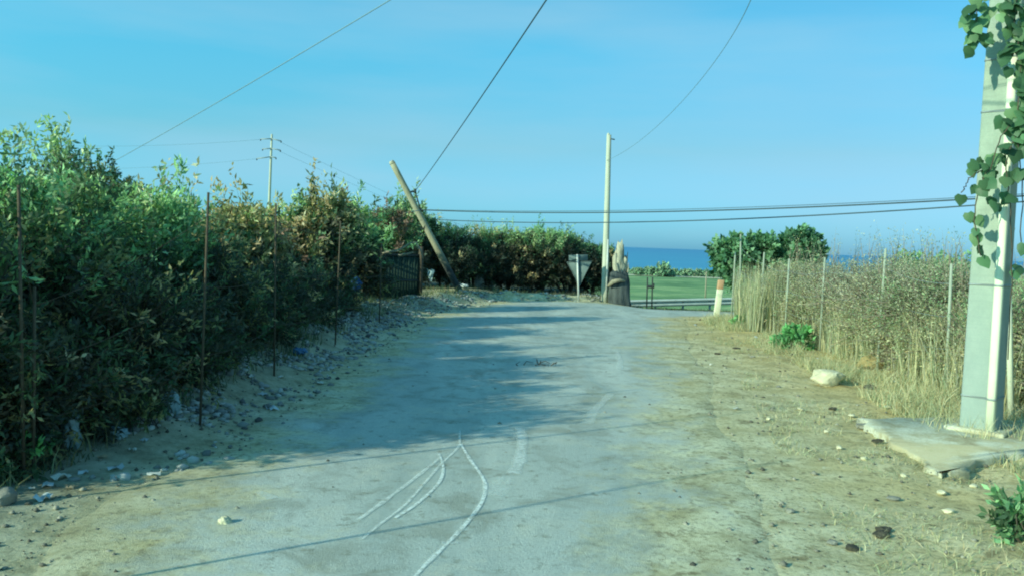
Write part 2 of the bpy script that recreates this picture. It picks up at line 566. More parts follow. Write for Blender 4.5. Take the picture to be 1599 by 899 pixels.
# road sheet
ys = np.concatenate([np.arange(-5, 19, .12), np.arange(19, 24.45, .05)])
us = np.concatenate([np.linspace(0, .2, 10)[:-1], np.linspace(.2, .8, 26)[:-1], np.linspace(.8, 1, 10)])
Yr, U = np.meshgrid(ys, us, indexing='ij')
lx = xL(Yr) + .6 * fbm(Yr * 1.1, Yr * 0 + 3, 4); rx = xR(Yr) + .5 * fbm(Yr * .9, Yr * 0 + 8, 4)
Xr = lx + (rx - lx) * U
ed = np.minimum(np.minimum(Xr - lx, rx - Xr), (24.4 - Yr) * 1.2)
Zr = Hr(Xr, Yr) + .012 - .05 * sst(.45, 0, ed)
n0, n1 = Xr.shape
idx = np.arange(n0 * n1).reshape(n0, n1)
q = np.stack([idx[:-1, :-1], idx[:-1, 1:], idx[1:, 1:], idx[1:, :-1]], -1).reshape(-1, 4)
edg = np.where(Xr - lx < rx - Xr, np.clip((ed - .1) / np.interp(Yr, [4, 6], [2.3, 1.5]), 0, 1), np.clip((ed - .1) / 2.0, 0, 1))
road = mobj('road', np_mesh('road', np.stack([Xr, Yr, Zr], -1).reshape(-1, 3), [q], attr=edg.ravel(), smooth=True), M['road'])
tag(road, 'dusty worn country road leading to a junction', 'road', kind='structure')

# sea
mb = MB()
S = 90000
mb.add([[-S, 700, -30], [S, 700, -30], [S, S, -30], [-S, S, -30]], [[[0, 1, 2, 3]]])
tag(mb.build('sea', M['sea']), 'deep blue sea out to the horizon', 'sea', kind='structure')

# field
fx = np.linspace(-60, 150, 120); fy = np.concatenate([np.linspace(46, 120, 70), np.linspace(122, 282, 60)])
X, Y = np.meshgrid(fx, fy)
Z = smooth_h(X, Y) + .12 + .5 * fbm(X * .35, Y * .35, 5)
ny, nx = X.shape; idx = np.arange(nx * ny).reshape(ny, nx)
q = np.stack([idx[:-1, :-1], idx[:-1, 1:], idx[1:, 1:], idx[1:, :-1]], -1).reshape(-1, 4)
tag(mobj('field', np_mesh('field', np.stack([X, Y, Z], -1).reshape(-1, 3), [q], smooth=True), M['field']),
    'flat green crop field below the junction', 'field', kind='structure')
# pale bare track along the far edge of the field
xs = np.linspace(20, 75, 40)
V = []
for x in xs:
    w = 9 * (.5 + vnoise(x * .3, 2.0)) * max(.15, math.sin(math.pi * (x - 20) / 58) ** .5)
    V += [[x, 283.2, smooth_h(x, 283.2) + .35], [x, 283.2 + w, smooth_h(x, 283.2 + w) + .55]]
k = np.arange(len(xs) - 1) * 2
tag(mobj('track', np_mesh('track', V, [np.stack([k, k + 2, k + 3, k + 1], -1)]), mat_simple('pale_track', (.62, .60, .42), (.74, .72, .52), .3, .95, 0)),
    'pale bare track along the far edge of the field', 'track', kind='structure')


# painted scrawls on the road: ribbons as children of the road
def scrawl(pix, w, fade=None):
    P = np.array([G(a, b)[:2] for a, b in pix])
    t = np.concatenate([[0], np.cumsum(np.linalg.norm(np.diff(P, axis=0), axis=1))])
    tt = np.linspace(0, t[-1], max(12, int(t[-1] / .04)))
    # smooth the polyline
    xs = np.interp(tt, t, P[:, 0]); ys_ = np.interp(tt, t, P[:, 1])
    kk = np.ones(9) / 9
    xs2 = np.convolve(np.pad(xs, 4, 'edge'), kk, 'valid'); ys2 = np.convolve(np.pad(ys_, 4, 'edge'), kk, 'valid')
    C = np.stack([xs2, ys2], -1)
    T = np.gradient(C, axis=0); T /= np.linalg.norm(T, axis=1)[:, None]
    N = np.stack([-T[:, 1], T[:, 0]], -1)
    ww = w * (.7 + .6 * vnoise(tt * 6, tt * 0 + w * 100))
    V = []; e = []
    for s_, ev in ((-1, 0), (-.5, 1), (.5, 1), (1, 0)):
        Q = C + N * (ww * s_)[:, None]
        V.append(np.column_stack([Q, Hr(Q[:, 0], Q[:, 1]) + .016])); e.append(np.full(len(tt), float(ev)) * (fade if fade else 1))
    V = np.stack(V, 1); e = np.stack(e, 1)
    n = len(tt); idx = np.arange(n * 4).reshape(n, 4)
    q = np.stack([idx[:-1, :-1], idx[:-1, 1:], idx[1:, 1:], idx[1:, :-1]], -1).reshape(-1, 4)
    return mobj('painted_line', np_mesh('painted_line', V.reshape(-1, 3), [q], attr=e.ravel()), M['chalk'], road)


scrawl([(718, 693), (735, 722), (758, 752), (757, 780), (735, 812), (712, 838), (690, 860), (650, 899), (630, 930)], .017)
scrawl([(684, 708), (693, 728), (690, 752), (668, 775), (640, 798), (610, 815)], .015)
scrawl([(718, 672), (718, 700), (690, 725), (660, 760), (630, 795), (600, 815), (560, 850)], .014, .7)
scrawl([(690, 715), (640, 755), (590, 792), (555, 818)], .020, .7)
scrawl([(812, 668), (816, 690), (814, 712), (808, 730), (800, 745)], .055, .7)
scrawl([(792, 745), (782, 760), (770, 780)], .09, .4)
scrawl([(963, 550), (968, 562), (968, 578)], .05, .55)
scrawl([(955, 615), (930, 640), (915, 665)], .06, .5)
scrawl([(400, 768), (430, 782)], .04, .5)
scrawl([(686, 851), (720, 851)], .022, .5)

import bmesh
# ------------------------------------------------------------------ foliage generators
PAL = {
    'light': [(.36, .50, .24), (.28, .42, .20), (.47, .59, .33), (.22, .35, .17)],
    'green': [(.18, .35, .18), (.23, .42, .21), (.13, .27, .14), (.30, .47, .25)],
    'shade': [(.050, .075, .060), (.065, .085, .065), (.085, .085, .06)],  # shade of lower hedge, far row and verge grass put into the colour
    'dark': [(.06, .12, .07), (.09, .15, .08), (.07, .13, .07)],
    'brown': [(.52, .42, .25), (.42, .34, .19), (.62, .53, .34), (.36, .35, .20)],
    'rust': [(.26, .17, .13), (.20, .14, .11), (.16, .15, .10)],
    'silver': [(.24, .36, .26), (.20, .31, .22), (.32, .43, .32)],
    'ochre': [(.24, .25, .13), (.18, .21, .11), (.29, .28, .14)],
    'greybr': [(.34, .37, .28), (.40, .42, .32), (.28, .31, .23), (.44, .45, .35)],
    'olivebr': [(.30, .37, .22), (.36, .42, .26), (.25, .33, .19), (.40, .44, .27)],
    'straw': [(.58, .56, .33), (.48, .46, .26), (.66, .64, .42), (.38, .37, .20)],
    'weed': [(.12, .34, .13), (.17, .42, .16), (.10, .26, .11)],
    'fig': [(.09, .21, .12), (.12, .26, .14), (.07, .16, .09), (.19, .34, .19)],
}


def pick(r, names, w, n):
    pals = [np.array(PAL[a]) for a in names]
    k = r.choice(len(names), n, p=np.array(w) / sum(w))
    out = np.zeros((n, 3))
    for i, p in enumerate(pals):
        m = k == i
        out[m] = p[r.integers(0, len(p), m.sum())]
    return out


def nrm(v): return v / (np.linalg.norm(v, axis=-1, keepdims=True) + 1e-9)


def leaves(pos, d, L, W, r, curl=.25):
    """rhombic bent leaves: pos (n,3), d direction, L, W arrays"""
    n = len(pos)
    s = nrm(np.cross(d, r.normal(size=(n, 3))))
    u = np.cross(s, d)
    L = L[:, None]; W = W[:, None]
    mid = pos + d * L * .45 + u * L * curl * .3
    V = np.stack([pos, mid - s * W * .5, pos + d * L - u * L * curl * .4, mid + s * W * .5], 1)
    i = np.arange(n) * 4
    return V.reshape(-1, 3), np.stack([i, i + 1, i + 2, i + 3], -1)


def make_tree(name, label, cat, loc, h, rx, ry=None, pal=(('green',), (1,)), top=None, seed=0, shoots=330, lps=36,
              leaf=(.09, .028), upright=.55, low=.06, slen=.55, mat='leaf', group=None, twig='twig', spikes=0,
              trunk_r=.05, stems=4, low_pal=None, low_h=.45, mid_pal=None, mid_h=.75, twigw=.008, lumps=True, crown_name='crown', core=0):
    r = np.random.default_rng(seed + 1000)
    ry = ry or rx
    root = thing(name, label, cat, loc, group)
    # lumpy crown: a few sub-ellipsoids
    nl = 8 if lumps else 1
    cen = np.stack([r.uniform(-.5, .5, nl) * rx, r.uniform(-.5, .5, nl) * ry, r.uniform(low + .22, .70, nl) * h], -1)
    rad = np.stack([r.uniform(.45, .7, nl) * rx, r.uniform(.45, .7, nl) * ry, r.uniform(.20, .30, nl) * h], -1)
    if lumps == 2:
        cen[:, 2] = r.uniform(.55, .80, nl) * h; rad[:, 2] = r.uniform(.14, .22, nl) * h; cen[:, 0] *= 1.3
    elif lumps:
        cen[0] = [0, 0, h * .70]; rad[0] = [rx * .5, ry * .5, h * .24]
        cen[1] = [0, 0, h * .38]; rad[1] = [rx * .85, ry * .85, h * .34]
        cen[2] = [r.uniform(-.4, .4) * rx, 0, h * .22]; rad[2] = [rx * .8, ry * .8, h * .2]
    else:
        cen[0] = [0, 0, h * (low + 1) / 2]; rad[0] = [rx, ry, h * (1 - low) / 2]
    pr = rad.prod(1) ** .8; pr /= pr.sum()
    k = r.choice(nl, shoots, p=pr)
    dirs = nrm(r.normal(size=(shoots, 3)))
    rr = r.uniform(.35, 1, shoots) ** .5
    st = cen[k] + dirs * rad[k] * rr[:, None] * .8
    st[:, 2] = np.clip(st[:, 2], .04, None)
    sd = nrm(dirs * (1 - upright) + np.array([0, 0, upright]) + r.normal(size=(shoots, 3)) * .25)
    SL = slen * r.uniform(.5, 1.15, shoots)
    # keep below the wanted height
    over = st[:, 2] + sd[:, 2] * SL - h * 1.02
    SL = np.where(over > 0, np.clip(SL - over, .12, None), SL)
    if spikes:
        j = np.argsort(-st[:, 2])[:spikes * 5]; j = r.choice(j, spikes, replace=False)
        SL[j] = slen * r.uniform(1.1, 1.7, spikes); sd[j] = nrm(np.array([0, 0, 1.0]) + r.normal(size=(spikes, 3)) * .14)
    # leaves
    n = shoots * lps
    ki = np.repeat(np.arange(shoots), lps)
    t = r.uniform(0.05, 1, n)
    wig = nrm(r.normal(size=(shoots, 3)))
    P = st[ki] + sd[ki] * (SL[ki] * t)[:, None] + wig[ki] * (.12 * SL[ki] * t * t)[:, None]
    P += r.normal(size=(n, 3)) * (.05 + .05 * (1 - t))[:, None] * min(1, slen)
    d = nrm(sd[ki] * .7 + r.normal(size=(n, 3)) * .75 + np.array([0, 0, -.05]))
    L = leaf[0] * r.uniform(.6, 1.25, n); W = leaf[1] * r.uniform(.7, 1.2, n)
    sc = pick(r, pal[0], pal[1], shoots)
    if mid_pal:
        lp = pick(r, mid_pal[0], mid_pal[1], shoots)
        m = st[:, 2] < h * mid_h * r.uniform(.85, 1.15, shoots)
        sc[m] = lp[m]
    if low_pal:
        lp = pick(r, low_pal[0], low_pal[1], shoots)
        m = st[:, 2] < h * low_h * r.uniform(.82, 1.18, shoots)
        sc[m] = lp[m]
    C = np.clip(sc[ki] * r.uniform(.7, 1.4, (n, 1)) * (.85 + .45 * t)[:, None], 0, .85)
    V, Fq = leaves(P, d, L, W, r)
    crown = mobj(crown_name, np_mesh(crown_name, V, [Fq], np.repeat(C, 4, 0)), M[mat], root)
    # stems and twigs
    mb = MB()
    for i in range(stems):
        a = r.uniform(0, 6.28); q_ = r.uniform(.05, .5)
        tip = np.array([math.cos(a) * rx * q_, math.sin(a) * ry * q_, h * r.uniform(.55, .85)])
        b0 = np.array([math.cos(a) * trunk_r * 1.2, math.sin(a) * trunk_r * 1.2, -.08])
        tt = np.linspace(0, 1, 7)[:, None]
        pts = b0 + (tip - b0) * tt + np.array([math.cos(a), math.sin(a), 0]) * .12 * np.sin(tt * 3.1) + r.normal(size=(7, 3)) * .02
        mb.tube(pts, np.linspace(trunk_r, trunk_r * .25, 7), 6)
    mb.build('trunk', M['bark'], root, smooth=True)
    # twig ribbons
    side = nrm(np.cross(sd, r.normal(size=(shoots, 3)))) * twigw * .5
    p0 = st - sd * .12; p1 = st + sd * (SL * .55)[:, None] + wig * (.12 * SL * .3)[:, None]; p2 = st + sd * SL[:, None] + wig * (.12 * SL)[:, None]
    V = np.stack([p0 - side, p0 + side, p1 + side * .8, p1 - side * .8, p2], 1).reshape(-1, 3)
    i = np.arange(shoots) * 5
    me = np_mesh('twigs', V, [np.stack([i, i + 1, i + 2, i + 3], -1), np.stack([i + 3, i + 2, i + 4], -1)])
    mobj('twigs', me, M[twig], root)
    return root


def ztop(px, py, Y): return A(px, py, Y)[2]


def tree_px(name, label, cat, px, Y, top, rx, **kw):
    x = (px - 799.5) / F * Y
    x = A(px, top, Y)[0]
    z0 = Hf(x, Y)
    return make_tree(name, label, cat, (x, Y, z0), max(.3, ztop(px, top, Y) - z0), rx, **kw)


GD0 = (('green', 'dark', 'light'), (3, 2.5, .4)); GL = (('light', 'green'), (3, 2)); GG = (('green', 'light'), (3, 1)); GD = (('dark', 'green'), (3, 2))
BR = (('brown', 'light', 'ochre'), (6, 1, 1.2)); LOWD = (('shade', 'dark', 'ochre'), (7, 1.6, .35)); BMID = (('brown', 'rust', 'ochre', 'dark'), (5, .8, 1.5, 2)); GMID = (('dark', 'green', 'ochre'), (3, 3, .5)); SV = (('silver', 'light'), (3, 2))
HG = 'shrubs of the roadside hedge'
LEFT = [
    ('bushy green shrub at the left picture edge behind the rusty fence posts', -150, 5.4, 250, .95, GD0, {}),
    ('dark green shrub right behind the two tall rusty fence posts', 20, 6.6, 272, .9, GD0, {}),
    ('dense dark green shrub above the standing teal plastic bag', 112, 7.5, 285, .85, GD0, {}),
    ('sunlit light green leafy shrub in the near part of the hedge', 205, 8.7, 305, .8, (('light', 'green'), (2, 3)), dict(spikes=3)),
    ('light green shrub with feathery upright tops next to the second fence post', 278, 10.2, 318, .72, (('light', 'silver', 'brown'), (3, 2, 1.2)), dict(spikes=7)),
    ('green shrub with one tall narrow shoot against the sky', 333, 12.3, 345, .6, (('light', 'brown'), (2, 1.5)), dict(spikes=2)),
    ('dry brown leaved shrub next to the third fence post', 385, 12.4, 326, .78, BR, dict(spikes=5)),
    ('green shrub between the two dry brown ones', 448, 14.6, 322, .65, GL, dict(spikes=5)),
    ('tall columnar shrub with dead brown leaves in the hedge', 500, 15.2, 286, .50, (('brown', 'ochre', 'light'), (5, 1, 1.2)), dict(spikes=5)),
    ('green shrub just beyond the tall dead brown one', 548, 18.2, 322, .7, GL, dict(spikes=5)),
    ('reddish brown withered shrub left of the leaning pole', 592, 21.8, 332, 1.0, (('rust', 'dark', 'green'), (4, 2, 1)), dict(spikes=5)),
    ('slender pale green shrub rising behind the leaning pole', 637, 25.4, 305, .75, SV, dict(spikes=4)),
]
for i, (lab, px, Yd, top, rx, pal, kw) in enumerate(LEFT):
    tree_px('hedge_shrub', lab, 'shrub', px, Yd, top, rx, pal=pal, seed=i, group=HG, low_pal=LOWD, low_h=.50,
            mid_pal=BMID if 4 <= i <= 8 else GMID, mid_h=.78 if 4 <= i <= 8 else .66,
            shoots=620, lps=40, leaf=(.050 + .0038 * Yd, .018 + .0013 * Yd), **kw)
SC = [(58, 742, 'low dark scrub right behind the foot of the two rusty fence posts'), (92, 728, 'low dark scrub just left of the standing teal bag'), (150, 712, 'low dark scrub right of the standing teal bag'),
      (205, 694, 'low dark scrub beside the yellowish weed'), (250, 676, 'low dark scrub at the smaller teal bag'), (305, 656, 'low dark scrub at the foot of the second rusty post'),
      (350, 628, 'low dark scrub under the tall narrow shoot'), (392, 606, 'low dark scrub under the dry brown shrub'), (428, 588, 'low dark scrub at the foot of the third rusty post'),
      (462, 560, 'low dark scrub just above the bright blue bag'), (497, 545, 'low dark scrub under the columnar dead shrub'), (530, 525, 'low dark scrub below the dark blue bag'), (562, 508, 'low dark scrub left of the green gate')]
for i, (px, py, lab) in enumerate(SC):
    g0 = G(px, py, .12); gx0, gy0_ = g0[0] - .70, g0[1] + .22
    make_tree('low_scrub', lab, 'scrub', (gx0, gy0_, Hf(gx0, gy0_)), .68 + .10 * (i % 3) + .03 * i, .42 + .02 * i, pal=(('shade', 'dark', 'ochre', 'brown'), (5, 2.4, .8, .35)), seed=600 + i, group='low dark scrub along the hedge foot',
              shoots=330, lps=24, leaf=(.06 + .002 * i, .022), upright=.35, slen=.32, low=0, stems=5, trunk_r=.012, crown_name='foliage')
BACK = [
    ('tall wispy pale tree sticking up at the far left edge', 5, 10.5, 192, 1.1, SV, dict(spikes=16, shoots=260, lps=26), 'tree'),
    ('wispy pale tree with the highest feathery tip on the left', 98, 12.5, 188, .55, SV, dict(spikes=16, shoots=230, lps=26), 'tree'),
    ('rounded dark olive green tree topping the hedge on the left', 158, 16.5, 222, 1.0, (('ochre', 'dark', 'green'), (2, 3, 2)), dict(upright=.25, slen=.3, shoots=900, lps=34, leaf=(.08, .04), spikes=0), 'tree'),
    ('green shrub filling the hedge behind the tall narrow shoot', 322, 19, 352, 1.6, GG, {}, 'shrub'),
    ('green shrub filling the hedge behind the dry brown one', 445, 24, 345, 1.9, GG, {}, 'shrub'),
    ('green shrub filling the hedge behind the reddish withered one', 560, 28, 350, 1.9, GG, {}, 'shrub'),
    ('large dark green shrub hemming the hedge in behind the near fence', 60, 10.2, 290, 1.6, GD, {}, 'shrub'),
    ('dark green shrub seen through the gaps behind the sunlit one', 200, 13.5, 300, 1.7, GD, {}, 'shrub'),
]
for i, (lab, px, Yd, top, rx, pal, kw, ct) in enumerate(BACK):
    k_ = dict(shoots=480, lps=34, leaf=(.11, .04)); k_.update(kw)
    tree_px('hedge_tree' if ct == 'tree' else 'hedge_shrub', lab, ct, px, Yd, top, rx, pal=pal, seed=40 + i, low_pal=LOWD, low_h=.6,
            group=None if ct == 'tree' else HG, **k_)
FAR = [
    ('pale green shrub just right of the leaning pole in the far row', 695, 26.6, 350, 1.3, (('light', 'brown', 'green'), (3, 1, 1))),
    ('far row shrub with brown leaves under a light green top', 742, 27.4, 356, 1.35, (('light', 'brown', 'ochre'), (3, 1, 1))),
    ('middle shrub of the far row with hanging brown branches', 792, 27.8, 358, 1.45, (('light', 'ochre', 'green'), (3, 1, 1))),
    ('far row shrub with one taller tuft against the sky', 842, 28.2, 360, 1.4, (('light', 'green'), (2, 2))),
    ('dark green shrub behind the back of the triangular sign', 887, 28.4, 366, 1.3, (('green', 'dark', 'light'), (3, 1, 1))),
    ('low dark shrub between the triangular sign and the upright pole', 926, 28.6, 384, 1.1, (('green', 'dark'), (3, 2))),
]
for i, (lab, px, Yd, top, rx, pal) in enumerate(FAR):
    tree_px('row_shrub', lab, 'shrub', px, Yd, top, rx, pal=pal, seed=70 + i, group='shrubs of the far row beyond the junction',
            low_pal=(('shade', 'dark', 'brown'), (6, 1.2, .35)), low_h=.70, shoots=950, lps=34, leaf=(.10, .032), upright=.6,
            spikes=(1 if i == 3 else 4), slen=.5)
tree_px('row_shrub', 'thin taller tuft standing out of the far row', 'shrub', 845, 28.8, 340, .33, pal=(('green', 'light'), (2, 1)), seed=88,
        shoots=130, lps=28, leaf=(.12, .04), slen=.35, group='shrubs of the far row beyond the junction')

# fig tree and green behind the right hand thicket
tree_px('fig_tree', 'broad green fig tree rising above the dry thicket', 'tree', 1172, 27, 369, 1.0, ry=.9, pal=(('fig',), (1,)), seed=91,
        shoots=520, lps=22, leaf=(.17, .12), upright=.15, slen=.42, low=.40, lumps=2)
tree_px('fig_tree', 'taller fig tree at the right of its neighbour', 'tree', 1240, 26.5, 359, .72, ry=.8, pal=(('fig',), (1,)), seed=93,
        shoots=480, lps=22, leaf=(.17, .12), upright=.15, slen=.40, low=.40, lumps=2)

# ------------------------------------------------------------------ right hand thicket
TH = 'dry bramble bushes of the right hand thicket'
RIGHT = [  # px, Y, top, rx, pal
    ('dry tangled bush at the junction end of the thicket', 1205, 17.6, 402, .85, (('straw', 'greybr', 'olivebr'), (2, 2, 2))),
    ('grey brown bramble bush behind the green weed', 1255, 16.0, 402, .9, (('greybr', 'olivebr', 'straw'), (3, 2, 1))),
    ('purplish grey bramble bush with bare twigs on top', 1312, 14.2, 402, .95, (('greybr', 'rust', 'olivebr'), (4, .6, 1))),
    ('dry bramble bush reaching highest in the middle of the thicket', 1372, 12.8, 392, .95, (('greybr', 'olivebr', 'straw'), (3, 1, 1))),
    ('olive brown bramble bush behind the pale rock', 1425, 11.6, 404, .9, (('greybr', 'olivebr'), (2, 2))),
    ('greener bramble bush just left of the big concrete pole', 1478, 10.9, 402, .85, (('olivebr', 'green', 'greybr'), (3, 1, 1))),
    ('green tinged bramble bush right behind the big concrete pole', 1590, 9.6, 432, .95, (('olivebr', 'green', 'light'), (3, 1.5, 1))),
    ('bramble bush at the right picture edge beyond the pole', 1745, 8.6, 425, 1.0, (('olivebr', 'green', 'light'), (3, 2, 1))),
]
for i, (lab, px, Yd, top, rx, pal) in enumerate(RIGHT):
    tree_px('bramble_bush', lab, 'bush', px + 38, Yd, top + 9, rx, pal=pal, seed=120 + i, group=TH, twig='dry_twig', twigw=.012,
            shoots=2000, lps=16, leaf=(.040, .013), upright=.28, slen=.50, spikes=22, stems=6, trunk_r=.02,
            low_pal=(('straw', 'olivebr', 'brown'), (2, 3, .8)), low_h=.5, crown_name='foliage')
tree_px('leafy_bush', 'green leafy bush standing beyond the thicket left of the big pole', 'bush', 1465, 15.5, 399, 1.1, pal=(('green', 'olivebr'), (2, 1)), seed=140,
        shoots=420, lps=26, leaf=(.10, .05), crown_name='foliage')


def blades(pos, h, lean, w, cols, r, seg=3):
    n = len(pos)
    a = r.uniform(0, 6.283, n)
    ld = np.stack([np.cos(a), np.sin(a), np.zeros(n)], -1)
    b = r.uniform(0, 6.283, n); sd_ = np.stack([np.cos(b), np.sin(b), np.zeros(n)], -1)
    V = []
    for f_, wf in ((0, 1), (.5, .8), (1, 0.0)):
        p = pos + np.array([0, 0, 1.0]) * (h * f_)[:, None] + ld * (lean * h * f_ ** 1.8)[:, None]
        if wf > 0:
            V += [p - sd_ * (w * wf * .5)[:, None], p + sd_ * (w * wf * .5)[:, None]]
        else: V.append(p)
    V = np.stack(V, 1).reshape(-1, 3)
    i = np.arange(n) * 5
    return V, [np.stack([i, i + 1, i + 3, i + 2], -1), np.stack([i + 2, i + 3, i + 4], -1)], np.repeat(cols, 5, 0)


def grass(name, label, n, sampler, hr, lean, w, pal, seed, cat='grass'):
    r = np.random.default_rng(seed)
    xy = sampler(r, n)
    n = len(xy)
    z = H(xy[:, 0], xy[:, 1])
    pos = np.column_stack([xy, z - .01])
    h = hr[0] + (hr[1] - hr[0]) * r.random(n) ** 1.5
    V, Fc, C = blades(pos, h, r.uniform(0, lean, n), np.full(n, w) * r.uniform(.7, 1.3, n), pick(r, pal[0], pal[1], n) * r.uniform(.75, 1.25, (n, 1)), r)
    o = mobj(name, np_mesh(name, V, Fc, C), M['straw'])
    tag(o, label, cat, kind='stuff')
    return o


def samp_band(y0, y1, x0f, x1f, thr=None, sc=1.5, clump=0):
    def f(r, n):
        y = y0 + (y1 - y0) * r.random(n * 4) ** 1.15
        u = r.random(n * 4)
        x = x0f(y) + (x1f(y) - x0f(y)) * u
        if thr is not None:
            m = vnoise(x * sc + 5, y * sc + 5) * .7 + .3 * vnoise(x * 6, y * 6) > thr
            x = x[m]; y = y[m]
        return np.column_stack([x, y])[:n]
    return f


# tall dry reeds: the straw coloured left end of the thicket and its foot
grass('tall_dry_grass', 'tall straw coloured dry grass standing in the fence line of the thicket', 5200,
      samp_band(8.5, 19.2, lambda y: 4.75 + .025 * y, lambda y: 5.9 + 0 * y, .45, 1.2), (.3, 1.15), .5, .008, (('straw', 'olivebr', 'greybr'), (3, 2, 1.4)), 201)
grass('tall_dry_grass', 'pale dense dry reeds right behind the cream marker post', 3800,
      samp_band(16.5, 20.3, lambda y: np.maximum(4.7, .2625 * y), lambda y: 6.4 + 0 * y), (.6, 1.5), .22, .011, (('straw', 'olivebr', 'greybr'), (2, 2, 1)), 202)
grass('dry_grass', 'dry yellow grass spreading from the thicket foot over the verge', 26000,
      samp_band(4.0, 20, lambda y: 3.6 + .035 * y, lambda y: 5.9 + 0 * y, .45, 1.4), (.04, .26), 1.3, .006, (('straw', 'olivebr', 'brown'), (3, 2, .8)), 203)
grass('verge_straw', 'short flattened straw scattered over the right verge', 15000,
      samp_band(3.2, 20, lambda y: xR(y) + .1, lambda y: 5.2 + 0 * y, .54, 1.8), (.02, .08), 2.4, .005, (('straw', 'brown', 'olivebr'), (2, 1.5, 2)), 204)
grass('hedge_grass', 'dull green and ochre undergrowth along the hedge foot', 9000,
      samp_band(4.6, 24, lambda y: xL(y) - 2.2, lambda y: xL(y) - .35, .42, 1.6), (.05, .26), 1.0, .010, (('ochre', 'dark', 'olivebr'), (2, 3, .5)), 205)
grass('junction_grass', 'dark rough grass on the far verge under the triangular sign', 7000,
      samp_band(24.5, 33, lambda y: -3 + 0 * y, lambda y: 9 + 0 * y, .45, 1.0), (.04, .16), 1.2, .016, (('shade', 'dark', 'ochre'), (3, 2, 1)), 206)

# gravel
def pebbles():
    r = np.random.default_rng(11)
    n = 5200
    side = r.random(n) < .5
    y = 3.2 + 20 * r.random(n) ** 1.6
    xl = xL(y) - .7 + r.random(n) * 1.4; xr_ = xR(y) - .8 + r.random(n) ** 1.3 * 3.2
    x = np.where(side, xl, xr_)
    mid = r.random(n) < .16
    x = np.where(mid, xL(y) + (xR(y) - xL(y)) * r.random(n), x)
    ok = (x < 8)
    x = x[ok]; y = y[ok]; n = len(x)
    s = .006 + .020 * r.random(n) ** 4
    oc = np.array([[1, 0, 0], [-1, 0, 0], [0, 1, 0], [0, -1, 0], [0, 0, 1], [0, 0, -1]], float)
    V = oc[None] * (s[:, None, None] * r.uniform(.5, 1.4, (n, 6, 1)))
    V[:, :, 2] *= .7
    a = r.uniform(0, 6.28, n); ca, sa = np.cos(a), np.sin(a)
    vx = V[:, :, 0] * ca[:, None] - V[:, :, 1] * sa[:, None]; vy = V[:, :, 0] * sa[:, None] + V[:, :, 1] * ca[:, None]
    V = np.stack([vx, vy, V[:, :, 2]], -1) + np.stack([x, y, np.maximum(H(x, y) , Hr(x, y)) + s * .3], -1)[:, None]
    tri = np.array([[0, 2, 4], [2, 1, 4], [1, 3, 4], [3, 0, 4], [2, 0, 5], [1, 2, 5], [3, 1, 5], [0, 3, 5]])
    Fc = (tri[None] + (np.arange(n) * 6)[:, None, None]).reshape(-1, 3)
    g_ = r.uniform(.10, .42, (n, 1)) * np.array([[1, 1.0, .8]])
    o = mobj('gravel', np_mesh('gravel', V.reshape(-1, 3), [Fc], np.repeat(g_, 6, 0)), M['straw'])
    tag(o, 'loose gravel and crumbs along both road edges', 'gravel', kind='stuff')


pebbles()


def rubble():
    r = np.random.default_rng(12)
    n = 5200
    y = 5.3 + 20 * r.random(n) ** 1.1
    x = xL(y) - .45 + r.normal(size=n) * .33
    m = vnoise(x * 2, y * 2) > .35
    x = x[m]; y = y[m]; n = len(x)
    s = .016 + .032 * r.random(n) ** 2.5
    bm = bmesh.new(); bmesh.ops.create_icosphere(bm, subdivisions=1, radius=1)
    base = np.array([v.co[:] for v in bm.verts]); tri = np.array([[v.index for v in f.verts] for f in bm.faces]); bm.free()
    k = len(base)
    V = base[None] * r.uniform(.8, 1.2, (n, k, 1)) * (s[:, None, None] * r.uniform(.6, 1.5, (n, 1, 3))) * np.array([1, 1, .62])
    V = V + np.stack([x, y, np.maximum(H(x, y), Hr(x, y)) + s * .25], -1)[:, None]
    Fc = (tri[None] + (np.arange(n) * k)[:, None, None]).reshape(-1, 3)
    c = r.uniform(.20, .60, (n, 1)) * np.array([[.92, 1.02, .98]])
    dk = r.random(n) < .12; c[dk] *= .35
    o = mobj('rubble', np_mesh('rubble', V.reshape(-1, 3), [Fc], np.repeat(c, k, 0)), M['straw'])
    tag(o, 'pale rubble and crumbled debris heaped along the hedge foot', 'rubble', kind='stuff')


rubble()


# ------------------------------------------------------------------ rocks, bags, litter
import bmesh


